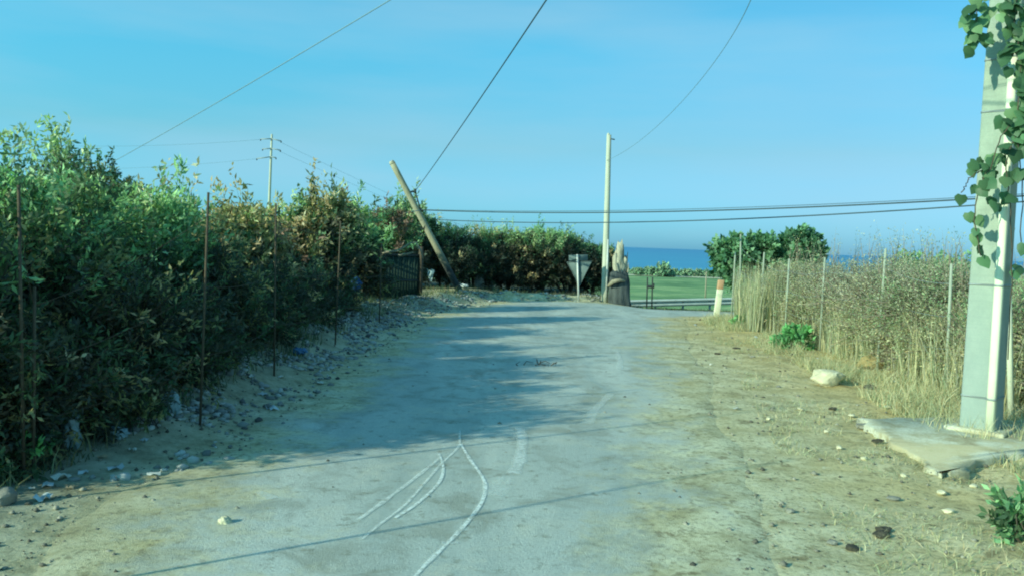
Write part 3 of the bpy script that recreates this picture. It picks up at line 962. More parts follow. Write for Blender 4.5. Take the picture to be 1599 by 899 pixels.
def lump(name, label, cat, px, py, size, mat, seed, rough=.35, sub=3, squash=1, rz=0, group=None, z0=0, creases=False):
    r = np.random.default_rng(seed)
    bm = bmesh.new()
    bmesh.ops.create_icosphere(bm, subdivisions=sub, radius=1)
    me = bpy.data.meshes.new(name)
    bm.to_mesh(me); bm.free()
    n = len(me.vertices)
    P = np.zeros(n * 3, np.float32); me.vertices.foreach_get('co', P); P = P.reshape(-1, 3).astype(float)
    o1, o2, o3 = r.uniform(0, 90, 3)
    nn = fbm(P[:, 0] * 1.6 + o1, P[:, 1] * 1.6 + P[:, 2] * 1.3 + o2, 3) + .5 * fbm(P[:, 2] * 4 + o3, P[:, 0] * 4 + P[:, 1] * 3, 3)
    if creases: nn = nn + .9 * np.abs(fbm(P[:, 1] * 6 + o3, P[:, 2] * 6 + P[:, 0] * 5, 3)) - .2 + .5 * np.abs(fbm(P[:, 0] * 3 + P[:, 2] * 2 + o2, P[:, 1] * 3 + o1, 2))
    # chip flat facets
    for _ in range(5):
        d = nrm(r.normal(size=3)); c = r.uniform(.55, .85)
        dd = P @ d; m = dd > c; P[m] -= np.outer(dd[m] - c, d) * (.0 if creases else .85)
    P *= (1 + rough * 2 * nn)[:, None]
    P *= np.array(size) / 2
    ca, sa = math.cos(rz), math.sin(rz)
    P = np.column_stack([P[:, 0] * ca - P[:, 1] * sa, P[:, 0] * sa + P[:, 1] * ca, P[:, 2]])
    me.vertices.foreach_set('co', P.ravel().astype(np.float32)); me.update()
    me.materials.append(M[mat])
    me.polygons.foreach_set('use_smooth', np.full(len(me.polygons), creases, bool))
    o = bpy.data.objects.new(name, me); col.objects.link(o)
    g0 = G(px, py)
    o.location = (g0[0], g0[1], max(Hf(g0[0], g0[1]), float(Hr(g0[0], g0[1]))) + size[2] * .32 + z0)
    return tag(o, label, cat, group)


lump('rock', 'large pale limestone rock lying on the right verge', 'rock', 1292, 602, (.48, .36, .26), 'white_rock', 1, .22)
lump('rock', 'squarish ochre stone behind the pale rock', 'rock', 1358, 576, (.42, .32, .24), 'ochre_rock', 2, .18)
lump('rock', 'small grey rock on the verge below the pale rock', 'rock', 1345, 660 + 8, (.12, .10, .07), 'grey_rock', 3)
lump('rock', 'small pale stone alone on the left side of the road', 'rock', 352, 818, (.075, .07, .06), 'white_rock', 4, .3)
lump('rock', 'dark clod on the verge below the concrete slab', 'rock', 1375, 838, (.10, .08, .05), 'dark_clod', 5)
lump('rock', 'dark clod lower left of the thicket rocks', 'rock', 1360, 607, (.16, .12, .08), 'dark_clod', 6)
lump('rock', 'grey concrete lump at the lower left edge of the picture', 'rock', 8, 788, (.13, .12, .13), 'grey_rock', 7, .15)
lump('rock', 'tilted grey slab of rubble beside the foot of the leaning pole', 'rock', 748, 457, (.30, .22, .62), 'grey_rock', 8, .15)
SM = [(1290, 675), (1215, 605), (1330, 650), (1420, 690), (1395, 780), (1310, 700), (1450, 660), (1232, 800), (1480, 800), (1265, 545), (1190, 520), (1410, 745), (1350, 720), (1440, 620), (1385, 640), (1462, 645),
      (1300, 850), (1470, 770), (1250, 640), (1175, 560), (1200, 655), (1520, 760)]
for i, (a, b) in enumerate(SM):
    lump('stone', 'small pale stone among the dirt of the right verge', 'stone', a, b, (.05 + .012 * (i % 5), .045 + .01 * (i % 3), .035), ['white_rock', 'grey_rock', 'white_rock'][i % 3], 20 + i, .3, 2,
         group='small stones on the right verge')
for i, (a, b) in enumerate([(1330, 858), (1380, 830), (1150, 545), (1120, 553), (1095, 500), (1455, 700), (1300, 640), (1370, 690), (1240, 555)]):
    lump('clod', 'dark clod of earth lying on the right verge', 'clod', a, b, (.10 + .02 * (i % 3), .08, .04), 'dark_clod', 60 + i, .35, 2, group='dark clods on the right verge')

# litter along the hedge
lump('plastic_bag', 'bright blue plastic bag lying at the hedge foot', 'bag', 466, 567, (.20, .16, .10), 'bag_blue', 101, .55, 4, creases=True)
lump('plastic_bag', 'teal plastic bag standing upright under the near shrubs', 'bag', 112, 715, (.13, .12, .34), 'bag_teal', 102, .55, 4, creases=True)
lump('plastic_bag', 'smaller teal plastic bag caught at the hedge foot further up', 'bag', 268, 668, (.12, .11, .24), 'bag_teal', 103, .55, 4, creases=True)
lump('plastic_bag', 'flat teal plastic bag right of the standing one', 'bag', 180, 702, (.22, .15, .09), 'bag_teal', 104, .55, 4, creases=True)
lump('plastic_bag', 'white bag lying beside the foot of the leaning pole', 'bag', 724, 460, (.24, .16, .14), 'bag_pale', 105, .5, 4, creases=True)
b_ = lump('plastic_bag', 'dark blue bag hanging in the hedge above the road', 'bag', 552, 540, (.34, .26, .30), 'dark_blue', 106, .5, 4, creases=True)
p = A(552, 445, 17.0); b_.location = tuple(p)
b_ = lump('plastic_bag', 'pale plastic bag caught in the hedge left of the dark blue one', 'bag', 530, 540, (.10, .09, .15), 'bag_pale', 107, .5, 4, creases=True)
p = A(528, 436, 16.6); b_.location = tuple(p)
b_ = lump('plastic_bag', 'tiny pale bag caught in the twigs under the columnar shrub', 'bag', 450, 540, (.13, .09, .10), 'bag_pale', 108, .5, 4, creases=True)
p = A(450, 466, 12.2); b_.location = tuple(p)
sc_px = [(390, 612), (410, 622), (350, 640), (375, 645), (300, 655), (285, 672), (225, 700), (205, 712), (160, 722), (130, 740), (95, 748), (75, 760), (50, 765), (110, 762), (180, 735), (240, 742), (70, 780), (345, 628), (505, 560), (520, 545), (480, 560), (555, 520),
         (600, 500), (620, 497), (640, 492), (585, 500), (660, 478), (690, 480), (760, 470), (735, 466), (790, 475), (545, 575), (610, 565), (720, 520), (770, 570), (440, 600), (425, 640), (500, 600), (1430, 598), (1440, 612), (1395, 600), (1225, 468 + 60), (1275, 562), (1260, 560), (1180, 530), (1150, 640), (1085, 508), (1110, 570)]
r = np.random.default_rng(55)
for i, (a, b) in enumerate(sc_px):
    g0 = G(a, b)
    s_ = r.uniform(.035, .10)
    u, v = np.meshgrid(np.linspace(-.5, .5, 5), np.linspace(-.5, .5, 4))
    z = .9 * fbm(u * 4 + i * 7.7, v * 4 + 2, 3) + .16
    P = np.stack([u * r.uniform(.7, 1.3), v * r.uniform(.5, 1), z], -1).reshape(-1, 3) * s_
    a_ = r.uniform(0, 6.28); ca, sa = math.cos(a_), math.sin(a_)
    P = np.column_stack([P[:, 0] * ca - P[:, 1] * sa, P[:, 0] * sa + P[:, 1] * ca, P[:, 2]])
    idx = np.arange(20).reshape(4, 5)
    q = np.stack([idx[:-1, :-1], idx[:-1, 1:], idx[1:, 1:], idx[1:, :-1]], -1).reshape(-1, 4)
    mt = ['paper', 'bag_pale', 'paper', 'card', 'bag_pale'][i % 5]
    o = mobj('litter_scrap', np_mesh('litter_scrap', P, [q]), M[mt])
    o.location = (g0[0], g0[1], max(Hf(g0[0], g0[1]), float(Hr(g0[0], g0[1]))) + .01)
    tag(o, {'paper': 'small scrap of pale paper littering the ground', 'bag_pale': 'small scrap of pale plastic littering the ground', 'card': 'small scrap of brown cardboard on the ground'}[mt], 'litter', 'litter scraps along the road edges')

# heap of broken branches by the gate
def stick_pile(name, label, px, py, n, L, seed, mat='splinter', rad=.014, spread=(.5, .35), lift=.22):
    r = np.random.default_rng(seed); g0 = G(px, py); mb = MB()
    for i in range(n):
        a = r.uniform(0, 3.14); l = L * r.uniform(.4, 1)
        c = np.array([r.normal() * spread[0] * .5, r.normal() * spread[1] * .5, r.uniform(.02, lift)])
        d = np.array([math.cos(a), math.sin(a) * .6, r.uniform(-.15, .4)])
        pts = np.array([c - d * l / 2, c + d * 0 + r.normal(size=3) * .03, c + d * l / 2])
        mb.tube(pts, [rad, rad * .8, rad * .4], 5)
    o = mb.build(name, M[mat]); o.location = (g0[0], g0[1], Hf(g0[0], g0[1]))
    return tag(o, label, 'branches')


stick_pile('branch_heap', 'heap of pale broken branches at the roadside below the green gate', 612, 500, 34, .8, 5, spread=(.9, .5))
stick_pile('branch_heap', 'small heap of broken sticks at the foot of the brown gate post', 660, 484, 18, .5, 6, spread=(.35, .2), lift=.12)
stick_pile('branch_heap', 'dark twigs dropped in the middle of the shaded road', 843, 571, 9, .25, 8, 'twig', .007, (.22, .1), .03)

# ------------------------------------------------------------------ weeds
def weed(label, px, py, h, rad, n, seed, leaf=(.10, .05), pal=(('weed',), (1,)), name='weed'):
    g0 = G(px, py)
    return make_tree(name, label, 'weed', (g0[0], g0[1], Hf(g0[0], g0[1])), h, rad, pal=pal, seed=seed, shoots=n, lps=14, leaf=leaf, upright=.35, slen=h * .5, low=0,
                     stems=5, trunk_r=.008, crown_name='foliage', twigw=.006)


weed('bright green weed clump at the foot of the thicket', 1236, 545, .34, .30, 70, 301)
weed('small green weed further along the thicket foot', 1160, 512, .20, .25, 40, 302)
weed('lush green weed at the lower right picture corner', 1604, 842, .26, .22, 50, 303, (.07, .035), (('green', 'dark'), (2, 1)))
weed('dim green weed behind the near fence posts at left', 10, 742, .26, .28, 40, 304, (.07, .03), (('dark', 'weed'), (3, 1)))
weed('yellowish weed in the hedge foot beside the teal bags', 222, 690, .26, .15, 30, 305, (.06, .025), (('ochre', 'dark'), (2, 1)))


# ------------------------------------------------------------------ the big concrete pole on the right
pb = G(1536, 684)
PX, PY = pb[0] + .035, pb[1] + .12
PZ = Hf(PX, PY)
slab = MB()
# irregular slab with broken corners, top at SZ
SZ = .05
out = [G(1340, 660), G(1393, 694), G(1436, 726), G(1462, 748), G(1500, 744), G(1550, 724), G(1605, 714)]
out = [(p_[0], p_[1]) for p_ in out] + [(5.4, 7.6), (5.2, 8.3), (4.2, 8.25)]
nO = len(out)
rs = np.random.default_rng(4)
fine_o = []
for i in range(nO):
    a = np.array(out[i]); b = np.array(out[(i + 1) % nO])
    for t in np.linspace(0, 1, 7)[:-1]:
        fine_o.append(a + (b - a) * t + rs.normal(size=2) * .028)
fine_o = np.array(fine_o); nO = len(fine_o)
cc = fine_o.mean(0)
ringi = cc + (fine_o - cc) * .985
V = np.concatenate([np.column_stack([fine_o, np.full(nO, -.10)]), np.column_stack([fine_o, np.full(nO, SZ - .012)]), np.column_stack([ringi, np.full(nO, SZ)])])
i = np.arange(nO); j = (i + 1) % nO
slab.add(V, [np.stack([j, i, i + nO, j + nO], -1), np.stack([j + nO, i + nO, i + 2 * nO, j + 2 * nO], -1), (i + 2 * nO)[None, ::-1]])
so = slab.build('concrete_slab', M['slab'])
so.location = (0, 0, Hf(3.6, 7.4) * .3)
tag(so, 'dusty broken concrete slab around the foot of the big pole', 'slab')

pole = thing('utility_pole', 'large tapered concrete utility pole with pale conduit and creeper on the right', 'pole', (PX, PY, .05))
FN = math.radians(226)                      # direction the broad front face looks
fn = np.array([math.cos(FN), math.sin(FN)]); rt = np.array([-fn[1], fn[0]])   # rt: towards the right edge of that face


def halfw(z): return np.interp(z, [0, 9.5], [.147, .108])


def sq_profile(hw, off=0.0, r_=.028, n=4):
    """rounded square outline as (right, front) pairs"""
    out_ = []
    for cx_, cy_, a0_ in ((1, 1, 0), (-1, 1, 90), (-1, -1, 180), (1, -1, 270)):
        for t in np.linspace(0, 90, n):
            a_ = math.radians(a0_ + t)
            out_.append((cx_ * (hw - r_) + math.cos(a_) * (r_ + off), cy_ * (hw - r_) + math.sin(a_) * (r_ + off)))
    return np.array(out_)


def place(pr_, z): return np.column_stack([pr_[:, :1] * rt[None] + pr_[:, 1:2] * fn[None], np.full(len(pr_), z)])


hh = np.linspace(0, 9.5, 24)
V = np.concatenate([place(sq_profile(halfw(z)), z) for z in hh]); k = 16
i = (np.arange(len(hh) - 1) * k)[:, None]; j = np.arange(k)[None]; j2 = (j + 1) % k
mb = MB(); mb.add(V, [np.stack([i + j, i + j2, i + k + j2, i + k + j], -1).reshape(-1, 4), (np.arange(k) + (len(hh) - 1) * k)[None]])
mb.build('shaft', M['concrete'], pole)
mb = MB()
rot = [[rt[0], fn[0], 0], [rt[1], fn[1], 0], [0, 0, 1]]
mb.box((0, 0, .015), (.50, .48, .05), rot=rot); mb.build('footing', M['slab'], pole, bevel=.02)
# pale conduit near the right edge of the front face
mb = MB(); V = []
prof = [(-.036, -.002), (-.036, .034), (-.024, .05), (.024, .05), (.036, .034), (.036, -.002)]
zs = np.linspace(.04, 3.36, 8)
for z in zs:
    hw = halfw(z)
    for a_, b_ in prof:
        q2 = rt * (hw * .80 + a_) + fn * (hw + .002 + b_); V.append([q2[0], q2[1], z])
k = 6; i = (np.arange(len(zs) - 1) * k)[:, None]; j = np.arange(k)[None]; j2 = (j + 1) % k
mb.add(np.array(V), [np.stack([i + j, i + k + j, i + k + j2, i + j2], -1).reshape(-1, 4), np.arange(k)[None], (np.arange(k) + (len(zs) - 1) * k)[None, ::-1]])
mb.build('conduit', M['pvc'], pole)
for z in (.32, 1.33, 2.87, 3.33):
    hw = halfw(z)
    base_p = sq_profile(hw, .004)
    bump_ = np.array([[hw * .80 + .039, hw + .006], [hw * .80 + .039, hw + .04], [hw * .80 + .026, hw + .056], [hw * .80 - .026, hw + .056], [hw * .80 - .039, hw + .04], [hw * .80 - .039, hw + .006]])
    ring = np.concatenate([base_p[:3], bump_, base_p[4:]])
    n = len(ring); P0 = place(ring, z - .008); P1 = place(ring, z + .008)
    P2 = place(ring * 1.012, z + .008); P3 = place(ring * 1.012, z - .008)
    i = np.arange(n); j = (i + 1) % n
    mb = MB(); mb.add(np.concatenate([P0, P1, P2, P3]), [np.stack([i + a_ * n, j + a_ * n, j + ((a_ + 1) % 4) * n, i + ((a_ + 1) % 4) * n], -1) for a_ in range(4)])
    mb.build('strap', M['steel'], pole)
# slim stay post behind the big pole
a0 = A(1573, 350, 8.6); a1 = A(1578, 570, 8.6)
d_ = a1 - a0; a1 = a0 + d_ * ((a0[2] - Hf(a1[0], 8.6)) / -d_[2] if d_[2] else 1)
st_ = thing('stake', 'slim pale stake leaning behind the big concrete pole', 'stake', a1)
mb = MB(); mb.tube([[0, 0, -.1], list(a0 - a1)], [.032, .026], 8); mb.build('shaft', M['pvc'], st_)
mb = MB(); mb.tube([list((a0 - a1) * .985), list((a0 - a1) * 1.02)], [.034, .03], 8); mb.build('cap', M['pvc'], st_)


# creeper with broad leaves
def heart(r, size):
    # outline of a rounded, heart shaped leaf in its own plane, slightly cupped
    P = np.array([[0, -.05], [.28, -.16], [.50, .10], [.44, .48], [.20, .80], [0, 1.0], [-.20, .80], [-.44, .48], [-.50, .10], [-.28, -.16], [0, .35]])
    z = np.array([0, -.05, -.12, -.10, -.08, -.16, -.08, -.10, -.12, -.05, .03])
    return np.column_stack([P, z]) * size


def make_vine():
    r = np.random.default_rng(77)
    root = thing('creeper', 'broad leaved green creeper hanging over the big concrete pole', 'creeper', (PX, PY, .05))
    lo = np.array([PX, PY, .05])
    Vs = []; Fs = []; Cs = []; n = 0
    clusters = [  # px, py, Y, spread_px, count
        (1530, 12, 7.35, (14, 14), 14), (1522, 38, 7.4, (9, 12), 10), (1519, 62, 7.4, (7, 9), 6), (1518, 78, 7.4, (4, 4), 2), (1542, 62, 7.35, (8, 5), 4),
        (1578, 12, 7.3, (16, 12), 18), (1576, 40, 7.3, (16, 12), 14), (1586, 66, 7.3, (14, 10), 12), (1566, 72, 7.3, (8, 6), 5), (1592, 95, 7.3, (9, 14), 8), (1588, 130, 7.3, (8, 12), 8), (1590, 165, 7.3, (10, 12), 12),
        (1584, 190, 7.3, (12, 9), 14), (1594, 225, 7.3, (8, 16), 14), (1562, 186, 7.32, (10, 5), 6), (1590, 260, 7.3, (8, 8), 5),
        (1515, 258, 7.3, (7, 6), 3), (1542, 250, 7.3, (12, 8), 8), (1536, 274, 7.25, (14, 8), 7), (1568, 272, 7.3, (9, 8), 5), (1502, 304, 7.35, (2, 5), 2), (1530, 292, 7.28, (12, 5), 4), (1560, 312, 7.3, (10, 6), 4), (1578, 304, 7.3, (8, 7), 4), (1563, 240, 7.3, (9, 5), 4),
        (1520, 338, 7.35, (9, 5), 3), (1524, 362, 7.35, (6, 6), 3), (1530, 388, 7.35, (6, 7), 3), (1530, 404, 7.35, (3, 3), 1), (1562, 228, 7.3, (6, 4), 3), (1574, 420, 7.6, (6, 6), 3), (1596, 378, 7.4, (3, 4), 2), (1578, 110, 7.3, (6, 4), 2)]
    for cx, cy, Yd, sp, cnt in clusters:
        for _ in range(max(1, int(cnt * (1.0 if cx > 1560 and cy < 235 else .85)))):
            px = cx + (8 if cx > 1560 and cy < 235 else 0) + r.normal() * sp[0] * .7; py = cy + r.normal() * sp[1] * .8
            p_ = A(px, py, Yd + r.normal() * .05)
            # keep it outside of the shaft
            dv = p_[:2] - np.array([PX, PY]); rr_ = np.linalg.norm(dv); need = halfw(p_[2]) * 1.18 + .05
            if rr_ < need: p_[:2] = np.array([PX, PY]) + dv / rr_ * need
            size = r.uniform(.07, .125)
            P = heart(r, size)
            # leaf hangs: tip down, face towards road/sky
            nd = nrm(np.array([r.normal() * .45 - .25, -1 + r.normal() * .35, .45 + r.normal() * .35]))
            tip = nrm(np.array([r.normal() * .5, r.normal() * .3, -1.0]));  tip = nrm(tip - nd * (tip @ nd))
            sd_ = np.cross(tip, nd)
            W = P[:, :1] * sd_ + P[:, 1:2] * tip + P[:, 2:] * nd + p_ - lo
            Vs.append(W); k = n
            Fs += [[k + a, k + (a + 1) % 10, k + 10] for a in range(10)]
            n += 11
            c = np.array(PAL['fig'][r.integers(0, 4)]) * r.uniform(.5, 1.0) * np.array([1, 1.05, .9])
            Cs.append(np.tile(c, (11, 1)))
    mobj('foliage', np_mesh('foliage', np.concatenate(Vs), [np.array(Fs)], np.concatenate(Cs)), M['vine_leaf'], root)
    mb = MB()
    for path in ([(1590, -60, 7.3), (1584, 30, 7.3), (1594, 130, 7.3), (1588, 200, 7.3), (1596, 290, 7.32), (1594, 380, 7.4)],
                 [(1560, -60, 7.3), (1528, 10, 7.38), (1521, 60, 7.4)],
                 [(1590, 180, 7.3), (1564, 212, 7.26), (1552, 250, 7.24), (1530, 290, 7.26), (1520, 338, 7.3), (1526, 375, 7.32), (1530, 400, 7.32)],
                 [(1590, 200, 7.3), (1570, 260, 7.28), (1578, 320, 7.35), (1580, 420, 7.5), (1574, 560, 7.7)],
                 [(1540, 262, 7.25), (1512, 280, 7.3), (1502, 302, 7.3)]):
        P = np.array([A(*q_) for q_ in path]) - lo
        tt = np.linspace(0, len(P) - 1, 24); P2 = np.column_stack([np.interp(tt, np.arange(len(P)), P[:, k]) for k in range(3)])
        P2 += r.normal(size=P2.shape) * .006
        mb.tube(P2, .005, 5)
    mb.build('stem', M['twig'], root)


make_vine()


# ------------------------------------------------------------------ cables
def cable(name, label, p, q_, sag, rad, mat='cable', group=None, n=40, parent=None):
    p = np.array(p, float); q_ = np.array(q_, float)
    t = np.linspace(0, 1, n)[:, None]
    P = p + (q_ - p) * t - np.array([0, 0, 1.0]) * (4 * sag * t * (1 - t))
    mb = MB(); mb.tube(P, rad, 6)
    o = mb.build(name, M[mat], parent, smooth=True)
    if parent is None: tag(o, label, 'cable', group)
    return o


# leaning pole
LY = 24.2
lb = A(722, 466, LY); lt = A(612, 254, LY - .6)
lb[2] = Hf(lb[0], lb[1]) - .1
lp = thing('leaning_pole', 'short weathered utility pole leaning to the left over the hedge', 'pole', lb)
mb = MB()
tt = np.linspace(0, 1, 14)[:, None]
mb.tube((lt - lb) * tt, np.linspace(.098, .080, 14), 16, jit=.02)
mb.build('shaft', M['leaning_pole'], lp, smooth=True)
mb = MB(); e_ = (lt - lb); mb.tube([e_ * .992, e_ * 1.012], [.084, .06], 16); mb.build('broken_tip', M['splinter'], lp)
br = A(648, 299, LY - .45)
br2 = A(657, 328, LY - .4)
ax = lb + (lt - lb) * (A(640, 302, LY)[2] - lb[2]) / (lt[2] - lb[2])
mb = MB(); mb.tube([ax - lb, br - lb], [.03, .022], 8); mb.tube([br - lb + np.array([0, 0, -.05]), br - lb + np.array([0, 0, .07])], .035, 8); mb.build('bracket', M['dark_steel'], lp)
mb = MB(); mb.tube([br - lb, br2 - lb], [.02, .02], 6)
ax2 = lb + (lt - lb) * ((br2[2] - lb[2]) / (lt[2] - lb[2])); mb.tube([br2 - lb, ax2 - lb], .02, 6); mb.build('stay_rod', M['dark_steel'], lp)


def extend(a, b, k): return np.array(a) + (np.array(b) - np.array(a)) * k


n1 = A(858, -30, 9.0)
n1e = extend(br, n1, 1.9)
cable('overhead_cable', 'dark overhead cable rising from the leaning pole to the top of the picture', br, n1e, .16, .009)

# upright pole at the junction
uy = 24.6
ub = A(944, 470, uy); ut = A(951, 211, uy)
ub[2] = Hf(ub[0], uy) - .1
up_ = thing('upright_pole', 'tall pale concrete pole standing upright beside the dead stump', 'pole', ub)
mb = MB(); tt = np.linspace(0, 1, 12)[:, None]; mb.tube((ut - ub) * tt, np.linspace(.105, .066, 12), 20); mb.build('shaft', M['pale_concrete'], up_, smooth=True)
mb = MB(); e_ = ut - ub; mb.tube([e_ + np.array([-.02, 0, -.01]), e_ + np.array([-.02, 0, .05])], [.045, .03], 10); mb.build('cap', M['pale_concrete'], up_)
mb = MB(); mb.tube([e_ + np.array([.04, -.09, -.12]), e_ + np.array([.16, -.1, -.14])], .018, 6); mb.build('bracket', M['dark_steel'], up_)
pc3 = np.array([A(948, 250, 24.5), A(1005, 216, 21), A(1080, 143, 17), A(1130, 74, 14), A(1170, 0, 11.5), A(1212, -110, 9.0), A(1270, -300, 6.5)])
tp = np.linspace(0, 6, 60)
pf = [np.polyfit(np.arange(7), pc3[:, k], 4) for k in range(3)]
pc3 = np.column_stack([np.polyval(f_, tp) for f_ in pf])
mb = MB(); mb.tube(pc3, np.linspace(.0045, .0075, 60), 6)
tag(mb.build('overhead_cable', M['grey_cable'], smooth=True), 'thin overhead cable coming down towards the upright pole', 'cable')
# pipe on its right side
pp = A(946.5, 463, uy - .2); pt = A(949.5, 374, uy - .2)
mb = MB(); mb.tube([pp - ub, pt - ub], .022, 8); mb.build('conduit', M['bright_steel'], up_)

# left faint cable
ca_ = A(590, 0, 9.0); cb_ = A(160, 262, 17.2)
cable('overhead_cable', 'faint overhead cable running down to the rounded tree on the left', cb_, extend(cb_, ca_, 1.8), .08, .006, 'grey_cable')

# horizontal cables from the leaning pole to behind the big pole
SG = 'cables running across above the junction'
e1 = A(1600, 306, 14.0); e2 = A(1600, 315, 14.0)
cable('cross_cable', 'upper of the long dark cables crossing above the junction', br2, e1, .16, .015, 'cable', SG)
cable('cross_cable', 'thinner cable hugging the upper long one above the junction', br2 + np.array([.02, .05, .015]), A(1600, 303, 14.05), .14, .006, 'cable', SG)
lo_s = A(680, 343, 25.2)
cable('cross_cable', 'lower of the long dark cables crossing above the junction', lo_s, e2, .20, .013, 'cable', SG)
cable('cross_cable', 'cable sagging left from the leaning pole into the hedge', br2, A(560, 325, 20.2), .1, .009, 'grey_cable', SG)

# ------------------------------------------------------------------ distant power pole
dy = 80.0
db = A(419.5, 340, dy); dt = A(424.5, 210, dy); db_z = float(smooth_h(db[0], dy))
lean = (dt - db) / (dt[2] - db[2]); dbase = dt - lean * (dt[2] - db_z)
dp = thing('power_pole', 'distant concrete power pole with three crossarms above the hedge', 'pole', dbase)
mb = MB(); tt = np.linspace(0, 1, 8)[:, None]; mb.tube((dt - dbase) * tt, np.linspace(.17, .09, 8), 14); mb.build('shaft', M['pale_concrete'], dp, smooth=True)
arms = [((407, 217.5), (439, 220.5), 424), ((410, 233), (438, 235), 423.5), ((401, 248), (431, 246.5), 422.5)]
for k, (l, r_, cx) in enumerate(arms):
    mb = MB()
    a = A(l[0], l[1], dy - .25) - dbase; b = A(r_[0], r_[1], dy - .25) - dbase
    m_ = A(cx, (l[1] + r_[1]) / 2 - 2.0, dy - .2) - dbase
    mb.tube([a, m_], .05, 6); mb.tube([m_, b], .05, 6)
    ar = mb.build('crossarm', M['steel'], dp)
    for e in (a, b):
        mb = MB(); mb.tube([e + np.array([0, 0, -.02]), e + np.array([0, 0, -.16])], [.06, .05], 8); mb.build('insulator', M['dark_steel'], ar)
for k, (l, yl, yr, Yl) in enumerate([((407, 218), 216, 262, 80), ((402, 248), 252, 290, 80)]):
    cable('power_line', ['upper', 'lower'][k] + ' faint power line left of the distant pole', A(l[0], l[1], dy), A(-40, [222, 262][k], 78), .5, .011, 'grey_cable', 'faint lines of the distant power pole')
    cable('power_line', ['upper', 'lower'][k] + ' faint power line right of the distant pole', A(435, [221, 236][k], dy), A(770, [372, 376][k], 125), .3, .009, 'grey_cable', 'faint lines of the distant power pole')

# ------------------------------------------------------------------ yield sign (back)
sy = 24.0
sb = A(904, 473, sy); s_top = A(901.5, 397.5, sy)
sb[2] = Hf(sb[0], sy)
sg = thing('road_sign', 'grey back of an inverted triangular road sign with a small plate on top', 'sign', sb)
mb = MB(); mb.tube([np.array([0, 0, -.15]), s_top - sb], .028, 10); mb.build('post', M['bright_steel'], sg, smooth=True)


def plate(pix, ydepth, th, name, mat, r_c=.03, cmat=None):
    P = [A(a, b, ydepth) - sb for a, b in pix]
    # rounded corners
    out_ = []
    n = len(P)
    for i in range(n):
        p0, p1, p2 = P[i - 1], P[i], P[(i + 1) % n]
        u = nrm(p0 - p1) * r_c; v = nrm(p2 - p1) * r_c
        for t in np.linspace(0, 1, 5):
            out_.append(p1 + u * (1 - t) ** 2 + v * t ** 2)
    out_ = np.array(out_); n = len(out_)
    bk = out_ + np.array([0, th, 0])
    V = np.concatenate([out_, bk]); i = np.arange(n); j = (i + 1) % n
    mb = MB(); mb.add(V, [i[None], (i + n)[None, ::-1], np.stack([i, i + n, j + n, j], -1)])
    return mb.build(name, M[mat], sg), out_


tri, oo = plate([(884.5, 409), (924.5, 407.5), (905, 447)], sy + .04, .012, 'triangle_panel', 'sign_back')
mb = MB()
fr = oo + np.array([0, -.012, 0]); cen_ = oo.mean(0); inn = cen_ + (oo - cen_) * .93 + np.array([0, -.012, 0]); n = len(oo); i = np.arange(n); j = (i + 1) % n
mb.add(np.concatenate([fr, inn, oo, inn + np.array([0, .012, 0])]), [np.stack([i, j, j + n, i + n], -1), np.stack([i, i + 2 * n, j + 2 * n, j], -1), np.stack([i + n, j + n, j + 3 * n, i + 3 * n], -1)])
mb.build('rim', M['sign_back'], tri)
# red and white face on the far side
face = MB(); f1 = oo + np.array([0, .015, 0]); f2 = cen_ + (oo - cen_) * .68 + np.array([0, .015, 0])
face.add(np.concatenate([f1, f2]), [np.stack([i, i + n, j + n, j], -1)]); face.build('red_border', M['sign_red'], tri)
face = MB(); face.add(f2, [i[None, ::-1]]); face.build('white_face', M['sign_front'], tri)
pl_, _ = plate([(888, 398.5), (917.5, 397.5), (918, 407), (888.5, 408)], sy + .04, .01, 'small_plate', 'sign_back', .012)
mb = MB()
for yy in (403, 413, 425):
    c = A(902.6, yy, sy + .015) - sb; mb.box(c, (.09, .05, .025))
mb.build('clamp', M['dark_steel'], sg)

# ------------------------------------------------------------------ dead stump
sx0 = A(966, 476, 24.4); sx0[2] = Hf(sx0[0], 24.4)
stp = thing('dead_stump', 'charred dead tree stump with pale splintered wood on top', 'stump', sx0)
def organic(ringsz, rads, cx, seed, jag=0, sides=26, name='trunk', mat='char'):
    r = np.random.default_rng(seed); V = []
    th = np.arange(sides) / sides * 2 * math.pi
    for k, z in enumerate(ringsz):
        rr_ = rads[k] * (1 + .40 * (fbm(np.cos(th) * 1.8 + 5 + seed, np.sin(th) * 1.8 + z * .9, 3)) * 2)
        zz = z + (jag * r.uniform(-1, 1, sides) if k == len(ringsz) - 1 else 0)
        V.append(np.stack([cx[k] + np.cos(th) * rr_, np.sin(th) * rr_ * .8, zz + 0 * th], -1))
    n = len(V); V = np.concatenate(V)
    i = (np.arange(n - 1) * sides)[:, None]; j = np.arange(sides)[None]; j2 = (j + 1) % sides
    mb = MB(); mb.add(V, [np.stack([i + j, i + j2, i + sides + j2, i + sides + j], -1).reshape(-1, 4), (np.arange(sides) + (n - 1) * sides)[None]])
    return mb.build(name, M[mat], stp, smooth=False)
organic([-.1, .05, .2, .4, .6, .75, .9, .98], [.33, .32, .315, .31, .31, .30, .26, .14], [.03, .02, 0, 0, 0, -.01, -.03, -.03], 3, .08)
rq = np.random.default_rng(21)
